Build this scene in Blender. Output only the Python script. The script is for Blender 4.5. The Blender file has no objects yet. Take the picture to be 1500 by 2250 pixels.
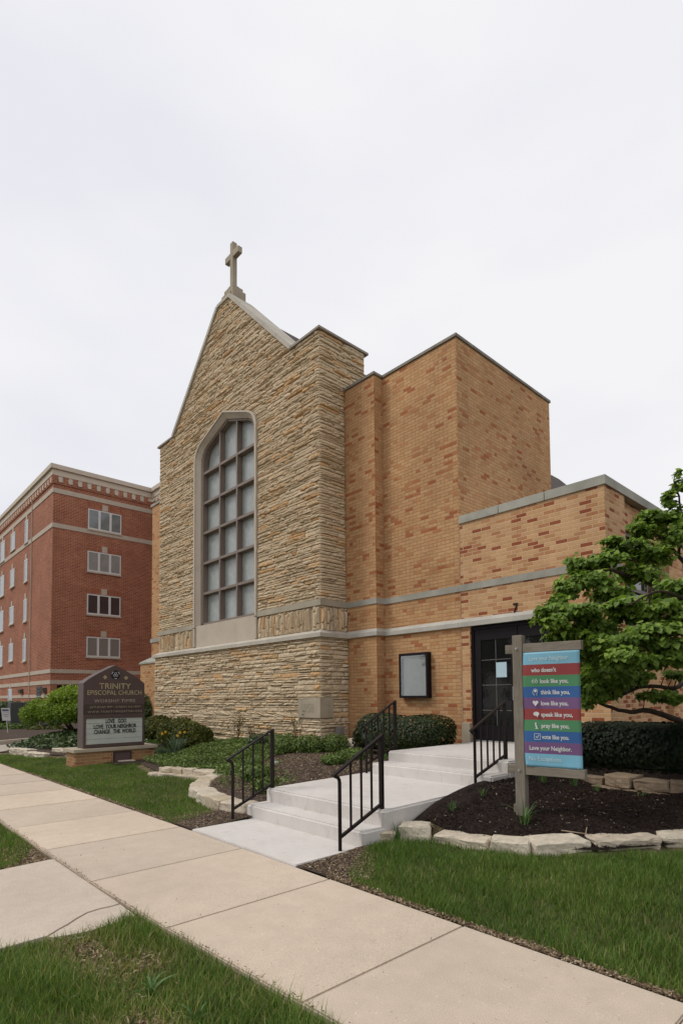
import bpy, bmesh, math, random
import numpy as np
from mathutils import Vector, Matrix
from mathutils.geometry import delaunay_2d_cdt
S = bpy.context.scene
COL = S.collection
RAD = math.radians

# ------------------------------------------------------------------ camera
cam_d = bpy.data.cameras.new('camera')
cam = bpy.data.objects.new('camera', cam_d)
COL.objects.link(cam)
cr = Vector((0.6771288, 0.7358165, -0.0084125))
cu = Vector((0.0401563, -0.0255335, 0.9988671))
cf = Vector((-0.7347681, 0.6766995, 0.0468371))
M = Matrix((cr, cu, -cf)).transposed().to_4x4()
M.translation = Vector((0, 0, 1.5))
cam.matrix_world = M
cam_d.sensor_fit = 'HORIZONTAL'
cam_d.sensor_width = 36.0
cam_d.lens = 36.0 * 1236.94 / 1500.0
cam_d.shift_y = (1473.94 - 1125.0) / 1500.0
cam_d.clip_end = 2000
cam_d.clip_start = 0.05
S.camera = cam

# ------------------------------------------------------------------ sky and sun (bright overcast)
SUN_EL, SUN_AZ = 50.0, 222.0          # azimuth: direction the light comes from, degrees clockwise from +Y
W = bpy.data.worlds.new('World')
S.world = W
W.use_nodes = True
nt = W.node_tree
nt.nodes.clear()
def wn(t, **k):
    n = nt.nodes.new(t)
    for a, b in k.items(): setattr(n, a, b)
    return n
sky = wn('ShaderNodeTexSky', sky_type='NISHITA', sun_disc=False, sun_elevation=RAD(SUN_EL), sun_rotation=RAD(SUN_AZ))
tc = wn('ShaderNodeTexCoord')
mp = wn('ShaderNodeMapping'); mp.inputs['Scale'].default_value = (1.0, 1.0, 2.6)
nz = wn('ShaderNodeTexNoise'); nz.inputs['Scale'].default_value = 1.5; nz.inputs['Detail'].default_value = 4; nz.inputs['Roughness'].default_value = .5
rp = wn('ShaderNodeValToRGB')
rp.color_ramp.elements[0].position = .36; rp.color_ramp.elements[0].color = (8.1, 8.15, 8.7, 1)
rp.color_ramp.elements[1].position = .60; rp.color_ramp.elements[1].color = (9.1, 9.08, 9.25, 1)
mx = wn('ShaderNodeMix', data_type='RGBA'); mx.inputs[0].default_value = .97
bg = wn('ShaderNodeBackground'); bg.inputs['Strength'].default_value = .1
ow = wn('ShaderNodeOutputWorld')
L = nt.links.new
L(tc.outputs['Generated'], mp.inputs['Vector']); L(mp.outputs[0], nz.inputs['Vector']); L(nz.outputs['Fac'], rp.inputs['Fac'])
L(sky.outputs[0], mx.inputs[6]); L(rp.outputs[0], mx.inputs[7]); L(mx.outputs[2], bg.inputs['Color']); L(bg.outputs[0], ow.inputs['Surface'])
sd = bpy.data.lights.new('sun', 'SUN'); sd.energy = 1.5; sd.angle = RAD(18); sd.color = (1, .95, .88)
so = bpy.data.objects.new('sun', sd); COL.objects.link(so)
az = RAD(SUN_AZ); el = RAD(SUN_EL)
sdir = Vector((math.sin(az) * math.cos(el), math.cos(az) * math.cos(el), math.sin(el)))
so.rotation_euler = sdir.to_track_quat('Z', 'Y').to_euler(); so.location = (0, -20, 30)
S.view_settings.view_transform = 'Standard'; S.view_settings.look = 'None'
S.view_settings.exposure = 0.03; S.view_settings.gamma = 1.0

rnd = random.Random(7)
rng = np.random.default_rng(7)
CAMP = Vector((0, 0, 1.5))
def px(x, y, D):
    """world point on the photograph's ray x, y at depth D (used only to measure places)"""
    d = cr * ((x - 750) / 1236.94) + cu * (-(y - 1473.94) / 1236.94) + cf
    return CAMP + d * D

# ------------------------------------------------------------------ materials
def newmat(name):
    m = bpy.data.materials.new(name); m.use_nodes = True
    m.node_tree.nodes.clear()
    return m
class NT:
    def __init__(s, m): s.t = m.node_tree
    def n(s, typ, ins=None, **k):
        n = s.t.nodes.new(typ)
        for a, b in k.items(): setattr(n, a, b)
        if ins:
            for a, b in ins.items():
                if isinstance(b, bpy.types.NodeSocket): s.t.links.new(b, n.inputs[a])
                else: n.inputs[a].default_value = b
        return n
    def math(s, op, a, b=None, c=None):
        n = s.t.nodes.new('ShaderNodeMath'); n.operation = op
        for i, v in enumerate((a, b, c)):
            if v is None: continue
            if isinstance(v, bpy.types.NodeSocket): s.t.links.new(v, n.inputs[i])
            else: n.inputs[i].default_value = v
        return n.outputs[0]
    def mix(s, f, a, b, blend='MIX'):
        n = s.t.nodes.new('ShaderNodeMix'); n.data_type = 'RGBA'; n.blend_type = blend
        for i, v in ((0, f), (6, a), (7, b)):
            if isinstance(v, bpy.types.NodeSocket): s.t.links.new(v, n.inputs[i])
            else: n.inputs[i].default_value = (*v, 1) if i and len(v) == 3 else v
        return n.outputs[2]
    def ramp(s, f, stops, interp='LINEAR'):
        n = s.t.nodes.new('ShaderNodeValToRGB'); cr_ = n.color_ramp; cr_.interpolation = interp
        while len(cr_.elements) > 1: cr_.elements.remove(cr_.elements[-1])
        for i, (p, c) in enumerate(stops):
            e = cr_.elements[0] if i == 0 else cr_.elements.new(p)
            e.position = p; e.color = (*c, 1) if len(c) == 3 else c
        s.t.links.new(f, n.inputs[0]); return n.outputs[0]
    def noise(s, scale, detail=3, rough=.55, vec=None):
        if vec is None: vec = s.n('ShaderNodeTexCoord').outputs['Object']
        return s.n('ShaderNodeTexNoise', {'Vector': vec, 'Scale': scale, 'Detail': detail, 'Roughness': rough}).outputs['Fac']
    def out(s, col, rough=.8, bump=None, bstr=.4, bdist=.01, spec=.3, metal=0., extra=None):
        ins = {'Base Color': col if isinstance(col, bpy.types.NodeSocket) else (*col, 1), 'Roughness': rough, 'Specular IOR Level': spec, 'Metallic': metal}
        if bump is not None:
            b = s.n('ShaderNodeBump', {'Height': bump, 'Strength': bstr, 'Distance': bdist})
            ins['Normal'] = b.outputs[0]
        if extra: ins.update(extra)
        p = s.n('ShaderNodeBsdfPrincipled', ins)
        s.n('ShaderNodeOutputMaterial', {'Surface': p.outputs[0]})
        return p
def plain(name, c, rough=.8, var=.18, scale=6., spec=.3, metal=0., bscale=60., bstr=.25, bdist=.004, stain=0.):
    m = newmat(name); t = NT(m)
    f = t.noise(scale, 5, .6)
    a = tuple(v * (1 - var) for v in c); b = tuple(min(1, v * (1 + var)) for v in c)
    col = t.ramp(f, [(.3, a), (.7, b)])
    if stain:
        g = t.noise(scale * .23, 3, .7)
        k = t.ramp(g, [(.45, (1, 1, 1)), (.75, (1 - stain,) * 3)])
        col = t.mix(1., col, k, 'MULTIPLY')
    t.out(col, rough, t.noise(bscale, 4, .6), bstr, bdist, spec, metal)
    return m
def wall_uv(t):
    g = t.n('ShaderNodeNewGeometry'); tcn = t.n('ShaderNodeTexCoord')
    sp = t.n('ShaderNodeSeparateXYZ', {0: tcn.outputs['Object']}); sn = t.n('ShaderNodeSeparateXYZ', {0: g.outputs['Normal']})
    k = t.math('GREATER_THAN', t.math('ABSOLUTE', sn.outputs[1]), .6)
    u = t.math('ADD', t.math('MULTIPLY', sp.outputs[0], k), t.math('MULTIPLY', sp.outputs[1], t.math('SUBTRACT', 1., k)))
    return u, sp.outputs[2], k
def brick(name, bw, bh, mort, stops, mcol, seed=0., headers=True, bstr=.6, dirt=.15):
    m = newmat(name); t = NT(m)
    u, v, k = wall_uv(t)
    vv = t.math('DIVIDE', v, bh); row = t.math('FLOOR', vv); fv = t.math('SUBTRACT', vv, row)
    hd = t.math('LESS_THAN', t.math('MODULO', t.math('ADD', row, 600), 6.), .5) if headers else None
    uu = t.math('DIVIDE', u, bw)
    sc = t.math('ADD', 1., hd) if headers else 1.
    off = t.math('MULTIPLY', t.math('MODULO', t.math('ADD', row, 600), 2.), .5)
    uu = t.math('ADD', t.math('MULTIPLY', uu, sc), off)
    uu = t.math('ADD', uu, 500.)
    cl = t.math('FLOOR', uu); fu = t.math('SUBTRACT', uu, cl)
    cv = t.n('ShaderNodeCombineXYZ', {0: cl, 1: row, 2: t.math('ADD', k, seed)})
    wnz = t.n('ShaderNodeTexWhiteNoise', {'Vector': cv.outputs[0]}, noise_dimensions='3D')
    col = t.ramp(wnz.outputs['Value'], stops)
    # mortar distance
    du = t.math('MULTIPLY', t.math('MINIMUM', fu, t.math('SUBTRACT', 1., fu)), t.math('DIVIDE', bw, sc))
    dv = t.math('MULTIPLY', t.math('MINIMUM', fv, t.math('SUBTRACT', 1., fv)), bh)
    d = t.math('MINIMUM', du, dv)
    mm = t.math('SMOOTHSTEP' if False else 'GREATER_THAN', d, mort / 2)
    mr = t.n('ShaderNodeMapRange', {'Value': d, 'From Min': mort * .32, 'From Max': mort * .68})
    nf = t.noise(45, 4, .7)
    col = t.mix(1., col, t.ramp(nf, [(.25, (.78, .78, .78)), (.75, (1.12, 1.12, 1.12))]), 'MULTIPLY')
    col = t.mix(mr.outputs[0], mcol, col)
    if dirt:
        mpv = t.n('ShaderNodeMapping', {'Vector': t.n('ShaderNodeTexCoord').outputs['Object'], 'Scale': (3.2, 3.2, .22)})
        sg = t.noise(1., 5, .7, mpv.outputs[0])
        col = t.mix(1., col, t.ramp(sg, [(.3, (1.06, 1.06, 1.05)), (.62, (.97, .96, .95)), (.78, (.80, .78, .76))]), 'MULTIPLY')
        g = t.noise(.7, 5, .65)
        col = t.mix(1., col, t.ramp(g, [(.35, (1.05, 1.05, 1.05)), (.7, (1 - dirt,) * 3)]), 'MULTIPLY')
    h = t.math('ADD', mr.outputs[0], t.math('MULTIPLY', nf, .35))
    t.out(col, .88, h, bstr, .006, .2)
    return m
tan = [(0, (.545, .315, .15)), (.3, (.58, .35, .175)), (.5, (.505, .288, .138)), (.72, (.55, .312, .152)), (.84, (.49, .25, .115)), (.92, (.45, .205, .09)), (.94, (.41, .155, .065)), (1., (.37, .12, .05))]
tan2 = [(0, (.60, .37, .19)), (.25, (.53, .315, .155)), (.45, (.62, .39, .21)), (.6, (.50, .27, .13)), (.82, (.44, .205, .095)), (.865, (.40, .17, .075)), (.88, (.31, .095, .042)), (1., (.28, .08, .036))]
redst = [(0, (.30, .090, .045)), (.4, (.35, .115, .058)), (.7, (.26, .072, .036)), (1., (.39, .14, .072))]
M_brick = brick('buff_brick', .2032, .0677, .010, tan, (.37, .22, .12), 3., True, .8, .2)
M_brick2 = brick('light_buff_brick', .2032, .0677, .0105, tan2, (.60, .42, .27), 11., False, .6)
M_red = brick('red_brick', .3, .1, .019, redst, (.50, .33, .24), 5., False, .5, .22)
M_base_brick = brick('sign_base_brick', .22, .068, .01, [(p_, tuple(v * .68 for v in c_)) for p_, c_ in tan], (.48, .32, .19), 8., False, .6)
M_lime = plain('limestone', (.42, .36, .27), .85, .12, 2.2, stain=.25, bscale=90)
M_lime_blue = plain('weathered_limestone', (.365, .355, .305), .85, .15, 3., stain=.35, bscale=90)
M_bandst = plain('tan_limestone_band', (.40, .35, .27), .85, .12, 3., stain=.2, bscale=90)
M_ledge2 = plain('pale_weathered_ledge', (.455, .435, .385), .85, .10, 3., stain=.25, bscale=90)
M_ledge = plain('pale_limestone', (.48, .44, .37), .85, .10, 3., stain=.18, bscale=90)
M_cast = plain('cast_stone', (.50, .43, .345), .85, .07, 3.)
def conc_new():
    m = newmat('new_concrete'); t = NT(m)
    a = t.noise(1.1, 6, .65); b = t.noise(9, 5, .7); c = t.noise(230, 2, .5)
    mpv = t.n('ShaderNodeMapping', {'Vector': t.n('ShaderNodeTexCoord').outputs['Object'], 'Scale': (7., 7., 1.2)})
    d = t.noise(1., 5, .75, mpv.outputs[0])
    col = t.ramp(a, [(.3, (.535, .50, .465)), (.5, (.60, .565, .53)), (.7, (.64, .605, .57))])
    col = t.mix(1., col, t.ramp(b, [(.28, (.90, .89, .87)), (.42, (1, 1, 1)), (.75, (1.04, 1.04, 1.04))]), 'MULTIPLY')
    col = t.mix(1., col, t.ramp(d, [(.3, (1.03, 1.03, 1.03)), (.6, (1, 1, 1)), (.74, (.76, .72, .67))]), 'MULTIPLY')
    col = t.mix(1., col, t.ramp(c, [(.3, (.88, .88, .88)), (.6, (1.05, 1.05, 1.05))]), 'MULTIPLY')
    t.out(col, .92, t.math('ADD', c, t.math('MULTIPLY', b, .5)), .35, .005, .2)
    return m
M_conc = conc_new()
M_riser = M_conc
M_frame = plain('bronze_frame', (.115, .085, .072), .5, .08, 3., .4)
M_mull = plain('taupe_mullion', (.205, .16, .13), .55, .1, 3., .4)
M_door = plain('dark_painted_metal', (.009, .006, .008), .5, .1, 3., .22, bstr=.05)
M_rail = plain('black_painted_steel', (.012, .008, .007), .5, .3, 20., .22, bstr=.25)
M_white = plain('white_vinyl', (.62, .62, .60), .5, .04, 4.)
M_signb = plain('brown_sign_metal', (.085, .055, .048), .5, .08, 5., .35, bstr=.1)
M_signd = plain('dark_brown_panel', (.055, .037, .032), .5, .08, 5., .35, bstr=.1)
M_gold = plain('gold_lettering', (.40, .33, .19), .5, .1, 8.)
M_letter = plain('black_lettering', (.012, .012, .012), .5, .1, 8.)
M_wlet = plain('faded_white_lettering', (.62, .63, .62), .6, .03, 8.)
M_wlet2 = plain('washed_out_lettering', (.42, .58, .64), .6, .03, 8.)
M_black = plain('black_void', (.006, .006, .007), .9, .1, 4.)
M_steel = plain('brushed_steel', (.5, .5, .48), .35, .1, 8., .5, .8)
M_paper = plain('pale_paper', (.46, .62, .68), .8, .03, 4.)
M_board = plain('grey_pinboard', (.66, .64, .59), .9, .08, 7.)
M_lexan = None
M_bark = plain('dark_bark', (.050, .034, .024), .95, .4, 14., bscale=45, bstr=.9, bdist=.012)
M_stem = plain('reddish_stem', (.11, .06, .035), .9, .3, 20.)
M_util = plain('dark_green_cabinet', (.06, .065, .06), .6, .1, 3.)
M_mulch = plain('dark_mulch', (.021, .012, .009), .97, .7, 26., bscale=60, bstr=1., bdist=.03)
M_soil = plain('bare_soil', (.075, .052, .038), .97, .5, 12., bscale=50, bstr=1., bdist=.03)
M_roof = plain('brown_shingles', (.075, .058, .05), .9, .3, 8.)
M_copper = plain('dark_metal_trim', (.10, .085, .07), .5, .2, 5.)
M_thatch = plain('turf_soil', (.13, .105, .055), .97, .5, 9., bscale=60, bstr=.8, bdist=.02)

def concrete_old(name, c):
    m = newmat(name); t = NT(m)
    big = t.noise(.55, 4, .6); med = t.noise(6, 5, .65); fine = t.noise(160, 2, .5)
    vor = t.n('ShaderNodeTexVoronoi', {'Scale': 95., 'Vector': t.n('ShaderNodeTexCoord').outputs['Object']})
    col = t.ramp(big, [(.3, tuple(v * .90 for v in c)), (.7, tuple(v * 1.06 for v in c))])
    tn_ = t.n('ShaderNodeAttribute', attribute_name='tone').outputs['Fac']
    col = t.mix(1., col, t.ramp(tn_, [(0, (.90, .90, .91)), (1, (1.08, 1.07, 1.05))]), 'MULTIPLY')
    sp_ = t.noise(2.7, 6, .8)
    col = t.mix(1., col, t.ramp(sp_, [(.0, (1, 1, 1)), (.62, (1, 1, 1)), (.72, (.86, .84, .81))]), 'MULTIPLY')
    col = t.mix(1., col, t.ramp(med, [(.3, (.93, .93, .93)), (.7, (1.05, 1.05, 1.05))]), 'MULTIPLY')
    col = t.mix(1., col, t.ramp(fine, [(.3, (.8, .8, .8)), (.5, (1, 1, 1)), (.75, (1.15, 1.15, 1.15))]), 'MULTIPLY')
    spk = t.ramp(vor.outputs['Color'], [(.0, (1.3, 1.3, 1.3)), (.06, (1.3, 1.3, 1.3)), (.07, (1, 1, 1)), (.93, (1, 1, 1)), (.94, (.62, .58, .55)), (1., (.62, .58, .55))], 'CONSTANT')
    col = t.mix(.55, col, spk, 'MULTIPLY')
    t.out(col, .92, t.math('ADD', fine, t.math('MULTIPLY', vor.outputs['Distance'], .6)), .35, .004, .2)
    return m
M_walk = concrete_old('old_sidewalk_concrete', (.575, .478, .378))
M_walk2 = concrete_old('exposed_aggregate_concrete', (.545, .465, .385))
M_drive = concrete_old('driveway_concrete', (.5, .44, .37))

def tone_mat(name, stops, rough=.8, spec=.25, bscale=40, bstr=.4, bdist=.006, transl=0., vari=.2, nscale=25.):
    m = newmat(name); t = NT(m)
    a = t.n('ShaderNodeAttribute', attribute_name='tone')
    col = t.ramp(a.outputs['Fac'], stops)
    nf = t.noise(nscale, 4, .65)
    col = t.mix(1., col, t.ramp(nf, [(.25, (1 - vari,) * 3), (.75, (1 + vari,) * 3)]), 'MULTIPLY')
    if transl:
        d = t.n('ShaderNodeBsdfPrincipled', {'Base Color': col, 'Roughness': rough, 'Specular IOR Level': spec})
        tr = t.n('ShaderNodeBsdfTranslucent', {'Color': t.mix(1., col, (1.15, 1.25, .6), 'MULTIPLY')})
        mxs = t.n('ShaderNodeMixShader', {0: transl, 1: d.outputs[0], 2: tr.outputs[0]})
        t.n('ShaderNodeOutputMaterial', {'Surface': mxs.outputs[0]})
    else:
        t.out(col, rough, t.noise(bscale, 4, .7), bstr, bdist, spec)
    return m
M_stone = tone_mat('split_limestone', [(0, (.54, .425, .28)), (.22, (.65, .525, .36)), (.45, (.56, .445, .30)), (.62, (.68, .56, .395)), (.76, (.57, .46, .325)), (.90, (.64, .475, .295)), (.965, (.64, .42, .22)), (1., (.57, .35, .17))], .9, .15, 55, .9, .01, 0, .2, 18.)
M_mortar = plain('stone_bed_mortar', (.36, .285, .195), .95, .2, 12.)
M_edging = tone_mat('garden_limestone', [(0, (.52, .44, .34)), (.5, (.60, .53, .42)), (1., (.46, .38, .27))], .9, .2, 30, 1., .02, 0, .28, 9.)
M_dkstone = tone_mat('weathered_garden_stone', [(0, (.26, .19, .13)), (.5, (.32, .245, .17)), (1., (.22, .16, .11))], .9, .2, 30, 1., .02, 0, .3, 9.)
M_grass = tone_mat('grass_blades', [(0, (.056, .110, .016)), (.45, (.098, .172, .026)), (.8, (.165, .25, .042)), (.92, (.25, .28, .07)), (1., (.42, .34, .16))], .55, .25, transl=.3, vari=.25, nscale=1.2)
M_cover = tone_mat('ground_cover_leaves', [(0, (.07, .11, .024)), (.6, (.125, .185, .044)), (1., (.22, .30, .08))], .5, .3, transl=.2)
M_cover2 = tone_mat('vinca_leaves', [(0, (.04, .065, .022)), (.7, (.07, .11, .034)), (1., (.13, .18, .06))], .45, .35, transl=.1)
M_yew = tone_mat('dark_yew_needles', [(0, (.006, .011, .005)), (.6, (.010, .019, .007)), (1., (.018, .03, .009))], .6, .2, transl=.05)
M_box = tone_mat('boxwood_leaves', [(0, (.014, .024, .007)), (.6, (.03, .048, .012)), (.93, (.06, .085, .02)), (.95, (.28, .15, .05)), (1., (.34, .2, .08))], .55, .3, transl=.08)
M_juni = tone_mat('olive_shrub_leaves', [(0, (.045, .06, .012)), (.5, (.085, .10, .018)), (.85, (.14, .125, .02)), (1., (.19, .12, .02))], .6, .2, transl=.1)
M_redbud = tone_mat('redbud_leaves', [(0, (.085, .145, .024)), (.4, (.14, .225, .036)), (.75, (.23, .34, .055)), (1., (.36, .45, .10))], .5, .25, transl=.35, vari=.25)
M_lime_leaf = tone_mat('bright_green_leaves', [(0, (.09, .15, .014)), (.5, (.19, .28, .026)), (.9, (.32, .42, .045)), (1., (.36, .38, .13))], .5, .3, transl=.3)
M_iris = tone_mat('iris_leaves', [(0, (.06, .13, .035)), (.6, (.10, .19, .055)), (1., (.16, .24, .08))], .5, .3, transl=.25)
M_daff = tone_mat('blue_green_leaves', [(0, (.06, .10, .06)), (.6, (.10, .15, .095)), (1., (.17, .21, .13))], .5, .3, transl=.2)
M_yflow = plain('yellow_petals', (.65, .40, .04), .6, .15, 30.)
M_chip = tone_mat('wood_chips', [(0, (.010, .006, .005)), (.6, (.020, .011, .008)), (.95, (.04, .022, .016)), (.97, (.25, .18, .12)), (1., (.45, .38, .3))], .9, .1)
M_litter = tone_mat('dry_litter', [(0, (.11, .075, .05)), (.5, (.22, .155, .095)), (.85, (.37, .28, .18)), (1., (.55, .45, .34))], .9, .1)

def wood_mat():
    m = newmat('weathered_grey_wood'); t = NT(m)
    tcn = t.n('ShaderNodeTexCoord'); mpn = t.n('ShaderNodeMapping', {'Vector': tcn.outputs['UV'], 'Scale': (1.6, 42., 1.)})
    g = t.noise(3., 6, .7, mpn.outputs[0]); f = t.noise(5, 3)
    col = t.ramp(g, [(.25, (.115, .095, .072)), (.5, (.235, .205, .165)), (.75, (.31, .28, .235))])
    col = t.mix(1., col, t.ramp(f, [(.3, (.8, .8, .78)), (.7, (1.1, 1.1, 1.1))]), 'MULTIPLY')
    t.out(col, .9, g, .6, .006, .15)
    return m
M_wood = wood_mat()
def glass_mat(name, c, rough, spec=.8, tint=None, nscale=2.):
    m = newmat(name); t = NT(m)
    f = t.noise(nscale, 5, .7)
    col = t.ramp(f, [(.3, tuple(v * .84 for v in c)), (.7, tuple(v * 1.12 for v in c))])
    t.out(col, rough, t.noise(nscale * 6, 3), .12, .004, spec)
    return m
M_frost = glass_mat('frosted_protective_glazing', (.355, .385, .37), .25, .55, nscale=6.)
M_dglass = glass_mat('dark_door_glass', (.012, .012, .012), .03, .9)
M_wglass = glass_mat('window_glass_with_blinds', (.16, .18, .18), .08, .9)
M_wdark = glass_mat('dark_window_glass', (.03, .03, .032), .06, .9)
M_teal = glass_mat('pale_lobby_glass', (.25, .38, .36), .1, .8)
def blind_mat():
    m = newmat('slatted_blind_glass'); t = NT(m)
    u, v, k = wall_uv(t)
    f = t.math('FRACT', t.math('DIVIDE', v, .06))
    t.out(t.ramp(f, [(0, (.28, .26, .23)), (.7, (.22, .20, .18)), (.8, (.07, .06, .055))]), .25, None, spec=.6)
    return m
M_blind = blind_mat()

# ------------------------------------------------------------------ mesh helpers
def meta(o, label=None, cat=None, group=None, kind=None):
    if label: o['label'] = label
    if cat: o['category'] = cat
    if group: o['group'] = group
    if kind: o['kind'] = kind
    return o
def empty(name, loc, label, cat, group=None, rz=0):
    o = bpy.data.objects.new(name, None); o.empty_display_size = .2
    COL.objects.link(o); o.location = loc; o.rotation_euler = (0, 0, rz)
    return meta(o, label, cat, group)
class MB:
    def __init__(s): s.v = []; s.f = []; s.m = []; s.uv = []; s.tone = []
    def quad(s, pts, mi=0, tone=.5):
        b = len(s.v); s.v += [tuple(p) for p in pts]; s.f.append(tuple(range(b, b + len(pts)))); s.m.append(mi); s.tone.append(tone)
    def box(s, x0, y0, z0, x1, y1, z1, mi=0, tone=.5, mat=None, bev=0.):
        x0, x1 = min(x0, x1), max(x0, x1); y0, y1 = min(y0, y1), max(y0, y1); z0, z1 = min(z0, z1), max(z0, z1)
        if bev:
            bm = bmesh.new(); r = bmesh.ops.create_cube(bm, size=1.)
            for v in bm.verts: v.co = Vector(((x0 + x1) / 2 + v.co.x * (x1 - x0), (y0 + y1) / 2 + v.co.y * (y1 - y0), (z0 + z1) / 2 + v.co.z * (z1 - z0)))
            bmesh.ops.bevel(bm, geom=bm.edges[:], offset=bev, segments=2, profile=.6, affect='EDGES')
            s.bm(bm, mi, tone, mat); return
        p = [Vector(q) for q in ((x0, y0, z0), (x1, y0, z0), (x1, y1, z0), (x0, y1, z0), (x0, y0, z1), (x1, y0, z1), (x1, y1, z1), (x0, y1, z1))]
        if mat is not None: p = [mat @ q for q in p]
        b = len(s.v); s.v += [tuple(q) for q in p]
        for f in ((0, 3, 2, 1), (4, 5, 6, 7), (0, 1, 5, 4), (1, 2, 6, 5), (2, 3, 7, 6), (3, 0, 4, 7)):
            s.f.append(tuple(b + i for i in f)); s.m.append(mi); s.tone.append(tone)
    def bm(s, bm, mi=0, tone=.5, mat=None):
        b = len(s.v); bm.verts.index_update()
        for v in bm.verts: s.v.append(tuple(mat @ v.co if mat is not None else v.co))
        for f in bm.faces: s.f.append(tuple(b + v.index for v in f.verts)); s.m.append(mi); s.tone.append(tone)
        bm.free()
    def prism(s, poly, fn, d0, d1, mi=0, tone=.5):
        """poly: 2d outline; fn(u, v, d) -> world"""
        n = len(poly); b = len(s.v)
        s.v += [tuple(fn(u, v, d0)) for u, v in poly] + [tuple(fn(u, v, d1)) for u, v in poly]
        s.f += [tuple(b + i for i in range(n))[::-1], tuple(b + n + i for i in range(n))]
        s.m += [mi, mi]; s.tone += [tone, tone]
        for i in range(n):
            j = (i + 1) % n
            s.f.append((b + i, b + j, b + n + j, b + n + i)); s.m.append(mi); s.tone.append(tone)
    def tube(s, pts, rad, seg=8, mi=0, tone=.5, caps=True):
        pts = [Vector(p) for p in pts]
        if not hasattr(rad, '__len__'): rad = [rad] * len(pts)
        b = len(s.v); up = Vector((.13, .27, 1)).normalized()
        for i, p in enumerate(pts):
            t = (pts[min(i + 1, len(pts) - 1)] - pts[max(i - 1, 0)]).normalized()
            a = t.cross(up)
            if a.length < 1e-3: a = t.cross(Vector((1, 0, 0)))
            a.normalize(); c = t.cross(a).normalized()
            for k in range(seg):
                th = 2 * math.pi * k / seg
                s.v.append(tuple(p + (a * math.cos(th) + c * math.sin(th)) * rad[i]))
        for i in range(len(pts) - 1):
            for k in range(seg):
                k2 = (k + 1) % seg
                s.f.append((b + i * seg + k, b + i * seg + k2, b + (i + 1) * seg + k2, b + (i + 1) * seg + k)); s.m.append(mi); s.tone.append(tone)
        if caps:
            s.f.append(tuple(b + k for k in range(seg))[::-1]); s.f.append(tuple(b + (len(pts) - 1) * seg + k for k in range(seg))); s.m += [mi, mi]; s.tone += [tone, tone]
    def build(s, name, mats, parent=None, smooth=False, recalc=True, loc=None):
        me = bpy.data.meshes.new(name); me.from_pydata(s.v, [], s.f)
        if not isinstance(mats, (list, tuple)): mats = [mats]
        for m in mats: me.materials.append(m)
        me.polygons.foreach_set('material_index', s.m)
        a = me.attributes.new('tone', 'FLOAT', 'FACE'); a.data.foreach_set('value', s.tone)
        if recalc:
            bm = bmesh.new(); bm.from_mesh(me); bmesh.ops.recalc_face_normals(bm, faces=bm.faces[:]); bm.to_mesh(me); bm.free()
        if smooth: me.polygons.foreach_set('use_smooth', [True] * len(me.polygons))
        me.update()
        o = bpy.data.objects.new(name, me); COL.objects.link(o)
        if parent is not None:
            o.parent = parent
        if loc is not None: o.location = loc
        return o
def sweep(mb, path, prof):
    """mitred moulding: prof (outset, z) carried along path, outwards = right of travel"""
    P = [Vector(p) for p in path]; rings = []
    for i, p in enumerate(P):
        d0 = (P[i] - P[i - 1]).normalized() if i else None; d1 = (P[i + 1] - P[i]).normalized() if i < len(P) - 1 else None
        n0 = Vector((d0.y, -d0.x)) if d0 else None; n1 = Vector((d1.y, -d1.x)) if d1 else None
        if n0 is None: m = n1
        elif n1 is None: m = n0
        else: m = (n0 + n1) / (1 + n0.dot(n1))
        rings.append([(p.x + m.x * o, p.y + m.y * o, z) for o, z in prof])
    b = len(mb.v); k = len(prof)
    for r in rings: mb.v += r
    for i in range(len(P) - 1):
        for j in range(k):
            j2 = (j + 1) % k; mb.f.append((b + i * k + j, b + (i + 1) * k + j, b + (i + 1) * k + j2, b + i * k + j2)); mb.m.append(0); mb.tone.append(.5)
    for i in (0, len(P) - 1): mb.f.append(tuple(b + i * k + j for j in range(k))); mb.m.append(0); mb.tone.append(.5)
def wchild(mb, name, mats, parent, **k):
    """part given in world coordinates under an un-rotated Empty"""
    o = mb.build(name, mats, None, **k)
    if parent is not None:
        o.parent = parent
        o.matrix_parent_inverse = Matrix.Translation(-parent_world(parent))
    return o
def parent_world(p):
    v = Vector((0, 0, 0)); q = p
    while q is not None:
        v += q.location
        if q.parent is not None: v += q.matrix_parent_inverse.translation
        q = q.parent
    return v
def shade_auto(o, ang=35):
    me = o.data
    me.polygons.foreach_set('use_smooth', [True] * len(me.polygons))
    bm = bmesh.new(); bm.from_mesh(me)
    for e in bm.edges:
        e.smooth = not (len(e.link_faces) != 2 or e.calc_face_angle(3.) > RAD(ang))
    bm.to_mesh(me); bm.free()
TXT = []
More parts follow.
